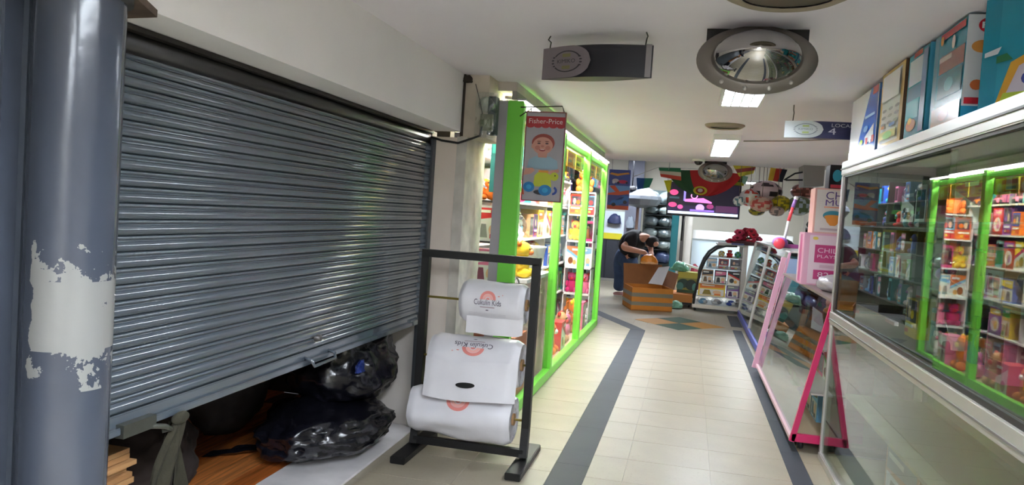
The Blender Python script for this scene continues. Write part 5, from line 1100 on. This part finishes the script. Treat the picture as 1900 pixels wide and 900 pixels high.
# ================================================================== CARTON AND GOODS ON THE FLOOR
A = Vector((-.835, 12.62, 0)); B = Vector((-.185, 12.86, 0)); D = Vector((-.20, .70, 0)); hB = at(1172, 533, Y=12.62).z
KR = mat((196, 122, 40), .7, var=.10, vs=5); KI = mat((120,78,46), .8); TAPE = mat((128,122,108), .35)
t = thing('packing_carton', 'open brown carton banded with grey tape on the floor', 'carton', tuple(A.lerp(B,.5)+D*.5))
th_ = .012
for p, q in ((A, B), (B, B+D), (B+D, A+D), (A+D, A)):
    n_ = Vector(((q-p).y, -(q-p).x, 0)).normalized()
    MB().prism([p, q, q-n_*th_, p-n_*th_], (0,0,hB)).obj('side_panel', KR, t)
    for z0, z1 in ((.085,.145), (.225,.29)):
        MB().prism([p+n_*.002+Vector((0,0,z0)), q+n_*.002+Vector((0,0,z0)), q+n_*.0005+Vector((0,0,z0)), p+n_*.0005+Vector((0,0,z0))], (0,0,z1-z0)).obj('tape_band', TAPE, t)
MB().prism([A+Vector((0,0,.004)), B+Vector((0,0,.004)), B+D+Vector((0,0,.004)), A+D+Vector((0,0,.004))], (0,0,.01)).obj('bottom_panel', KI, t)
for p, q, up, out in ((B, B+D, .26, .06), (B+D, A+D, .34, .10)):
    n_ = Vector(((q-p).y, -(q-p).x, 0)).normalized(); a_ = p+Vector((0,0,hB)); c_ = q+Vector((0,0,hB)); MB().prism([a_, c_, c_+n_*out+Vector((0,0,up)), a_+n_*out+Vector((0,0,up))], n_*.01).obj('open_flap', mat((140,92,52), .8, var=.1), t)
MB().prism([A+D*.5+Vector((.12,0,.30)), B+D*.5+Vector((-.1,0,.30)), B+D*.55+Vector((-.1,0,.31)), A+D*.55+Vector((.12,0,.31))], (0,0,.02)).obj('divider', KI, t)
# orange bag held above the carton
oc = at(1204, 489, Y=13.35); b, _ = blob(oc, (.155,.10,.165), 3.9, .16, sub=4)
tp_ = thing('orange_bag', 'orange and peach plastic pack lifted out of the carton', 'bag', (oc.x, 13.35, oc.z-.165))
for i, f in enumerate(b.f): b.m[i] = 0 if sum(b.v[q].z for q in f)/len(f) > oc.z+.03 else 1
b.obj('pack', [mat((232,140,36), .35, bump=.3, bs=20), mat((236,176,120), .35, bump=.3, bs=20)], tp_)
def sheet(name, label, cat, quad, yv, col, dy=0.0):
    P = [at(x, y, Y=yv+dy*(i in (0, 1))) for i, (x, y) in enumerate(quad)]
    b = MB(); b.grid(lambda u, v: P[0].lerp(P[1],u).lerp(P[3].lerp(P[2],u),1-v)+Vector((0,.02*math.sin(4*u+2*v),0)), 8, 8); b.grid(lambda u, v: P[0].lerp(P[1],u).lerp(P[3].lerp(P[2],u),v)+Vector((0,.004+.02*math.sin(4*u+2*(1-v)),0)), 8, 8)
    return tag(b.obj(name, mat(col, .5)), label, cat)
sheet('paper_sheet', 'white printed paper sheet leaning out of the carton', 'paper', ((1222,496),(1243,494),(1229,529),(1203,526)), 12.95, (206,206,214), .2)
for lb, x, y, yv, r, c in (('pale green plastic bag behind the carton right side', 1262, 491, 14.2, (.15,.12,.15), (110,170,140)), ('teal plastic bag beside the jeans of the person', 1178, 512, 13.9, (.10,.10,.20), (96,150,140)), ('light green crumpled bag on the floor beside carton', 1255, 540, 13.5, (.12,.12,.12), (130,190,160))):
    p = at(x, y, Y=yv); b, zm = blob(p, r, x*.37, .28, sub=4); base = at(1258, 504, Y=14.05).z if x == 1262 else .002
    for v in b.v: v.z += base-zm
    tag(b.obj('plastic_bag', mat(c, .3, bump=.4, bs=15)), lb, 'bag')
g0 = at(1258, 504, Y=14.05); g1 = at(1292, 545, Y=14.05)
t = thing('plant_box', 'yellow and green printed box behind the carton', 'box', ((g0.x+g1.x)/2, 14.2, g1.z)); MB().box(g0.x, g1.x, 14.05, 14.4, g1.z, g0.z).obj('carton', mat((150,150,70), .5), t)
art('front_print', t, plane((g0.x,14.05,g1.z), (g1.x-g0.x,0,0), (0,0,g0.z-g1.z)), [((190,180,70), rect(.0,.72,1,1)), ((40,70,60), ell(.3,.45,.3,.22)), ((30,50,46), ell(.7,.40,.28,.26)), ((80,140,130), ell(.15,.3,.18,.2)), ((90,150,140), ell(.9,.3,.14,.2)), ((60,90,60), rect(0,0,1,.14))], .5)
t = thing('platform_trolley', 'low black platform trolley with orange deck beside carton', 'trolley', (at(1264,560,Y=13.8).x, 13.9, 0)); q0 = at(1244, 562, Y=13.75); q1 = at(1284, 562, Y=13.75)
ZD = g1.z
MB().box(q0.x, q1.x, 13.7, 14.45, .05, .09).obj('frame', BLK, t); MB().box(q0.x+.02, q1.x, 13.72, 14.43, .09, ZD).obj('deck', mat((206,130,60), .6), t)
for x in (q0.x+.05, q1.x-.05):
    for y in (13.78, 14.36): MB().lathe([(.001,-.015),(.022,-.015),(.025,0),(.022,.015),(.001,.015)], (x,y,.025), 12, 0, Matrix.Rotation(PI/2,3,'Y')).obj('wheel', mat((30,30,30), .5), t)
t = thing('tube_frame', 'white bent tube frame leaning beside the curved trolley', 'frame', (at(1275,500,Y=14.6).x, 14.6, 0))
for (x0, y0), (x1, y1) in (((1258,486),(1301,500)), ((1257,498),(1290,511))): MB().tube([at(x0,y0,Y=14.6), at(x1,y1,Y=14.55)], .022, 8).obj('tube', mat((228,230,228), .35), t)
for x, y in ((1258,486), (1292,505)): p = at(x, y, Y=14.6); MB().tube([p, (p.x, 14.62, 0)], .018, 8).obj('leg', mat((222,224,222), .35), t)

# added rack of toys out of direct view, fills the reflection in the cabinet doors
wr_ = thing('added_hall_rack', 'added dark rack of toys filling the mirrored left side of the hall', 'rack', (-2.2, 14.9, 0))
HL = [.30, .75, 1.20, 1.65, 2.10]
for z in HL: MB().box(-2.45, -2.0, 11.9, 17.8, z-.02, z).obj('shelf_board', mat((70,60,58), .5), wr_)
for y in (11.9, 13.86, 15.83, 17.79): MB().box(-2.45, -2.02, y-.012, y+.012, 0, 2.5).obj('upright', mat((60,52,50), .5), wr_)
MB().box(-2.47, -2.45, 11.9, 17.8, 0, 2.5).obj('back_board', mat((84,70,72), .6), wr_)
for i, z in enumerate(HL):
    for s, (a, b_) in enumerate(((11.93,13.83), (13.89,15.8), (15.86,17.76))):
        stock(a, b_, z, .42, -2.14, PI/2, names_[i], ' in %s bay of added rack' % ('near','middle','far')[s], 'toys on the added rack', 700+i*5+s, .2, gap=.12, kinds=('carton','plush','doll','bagged'))
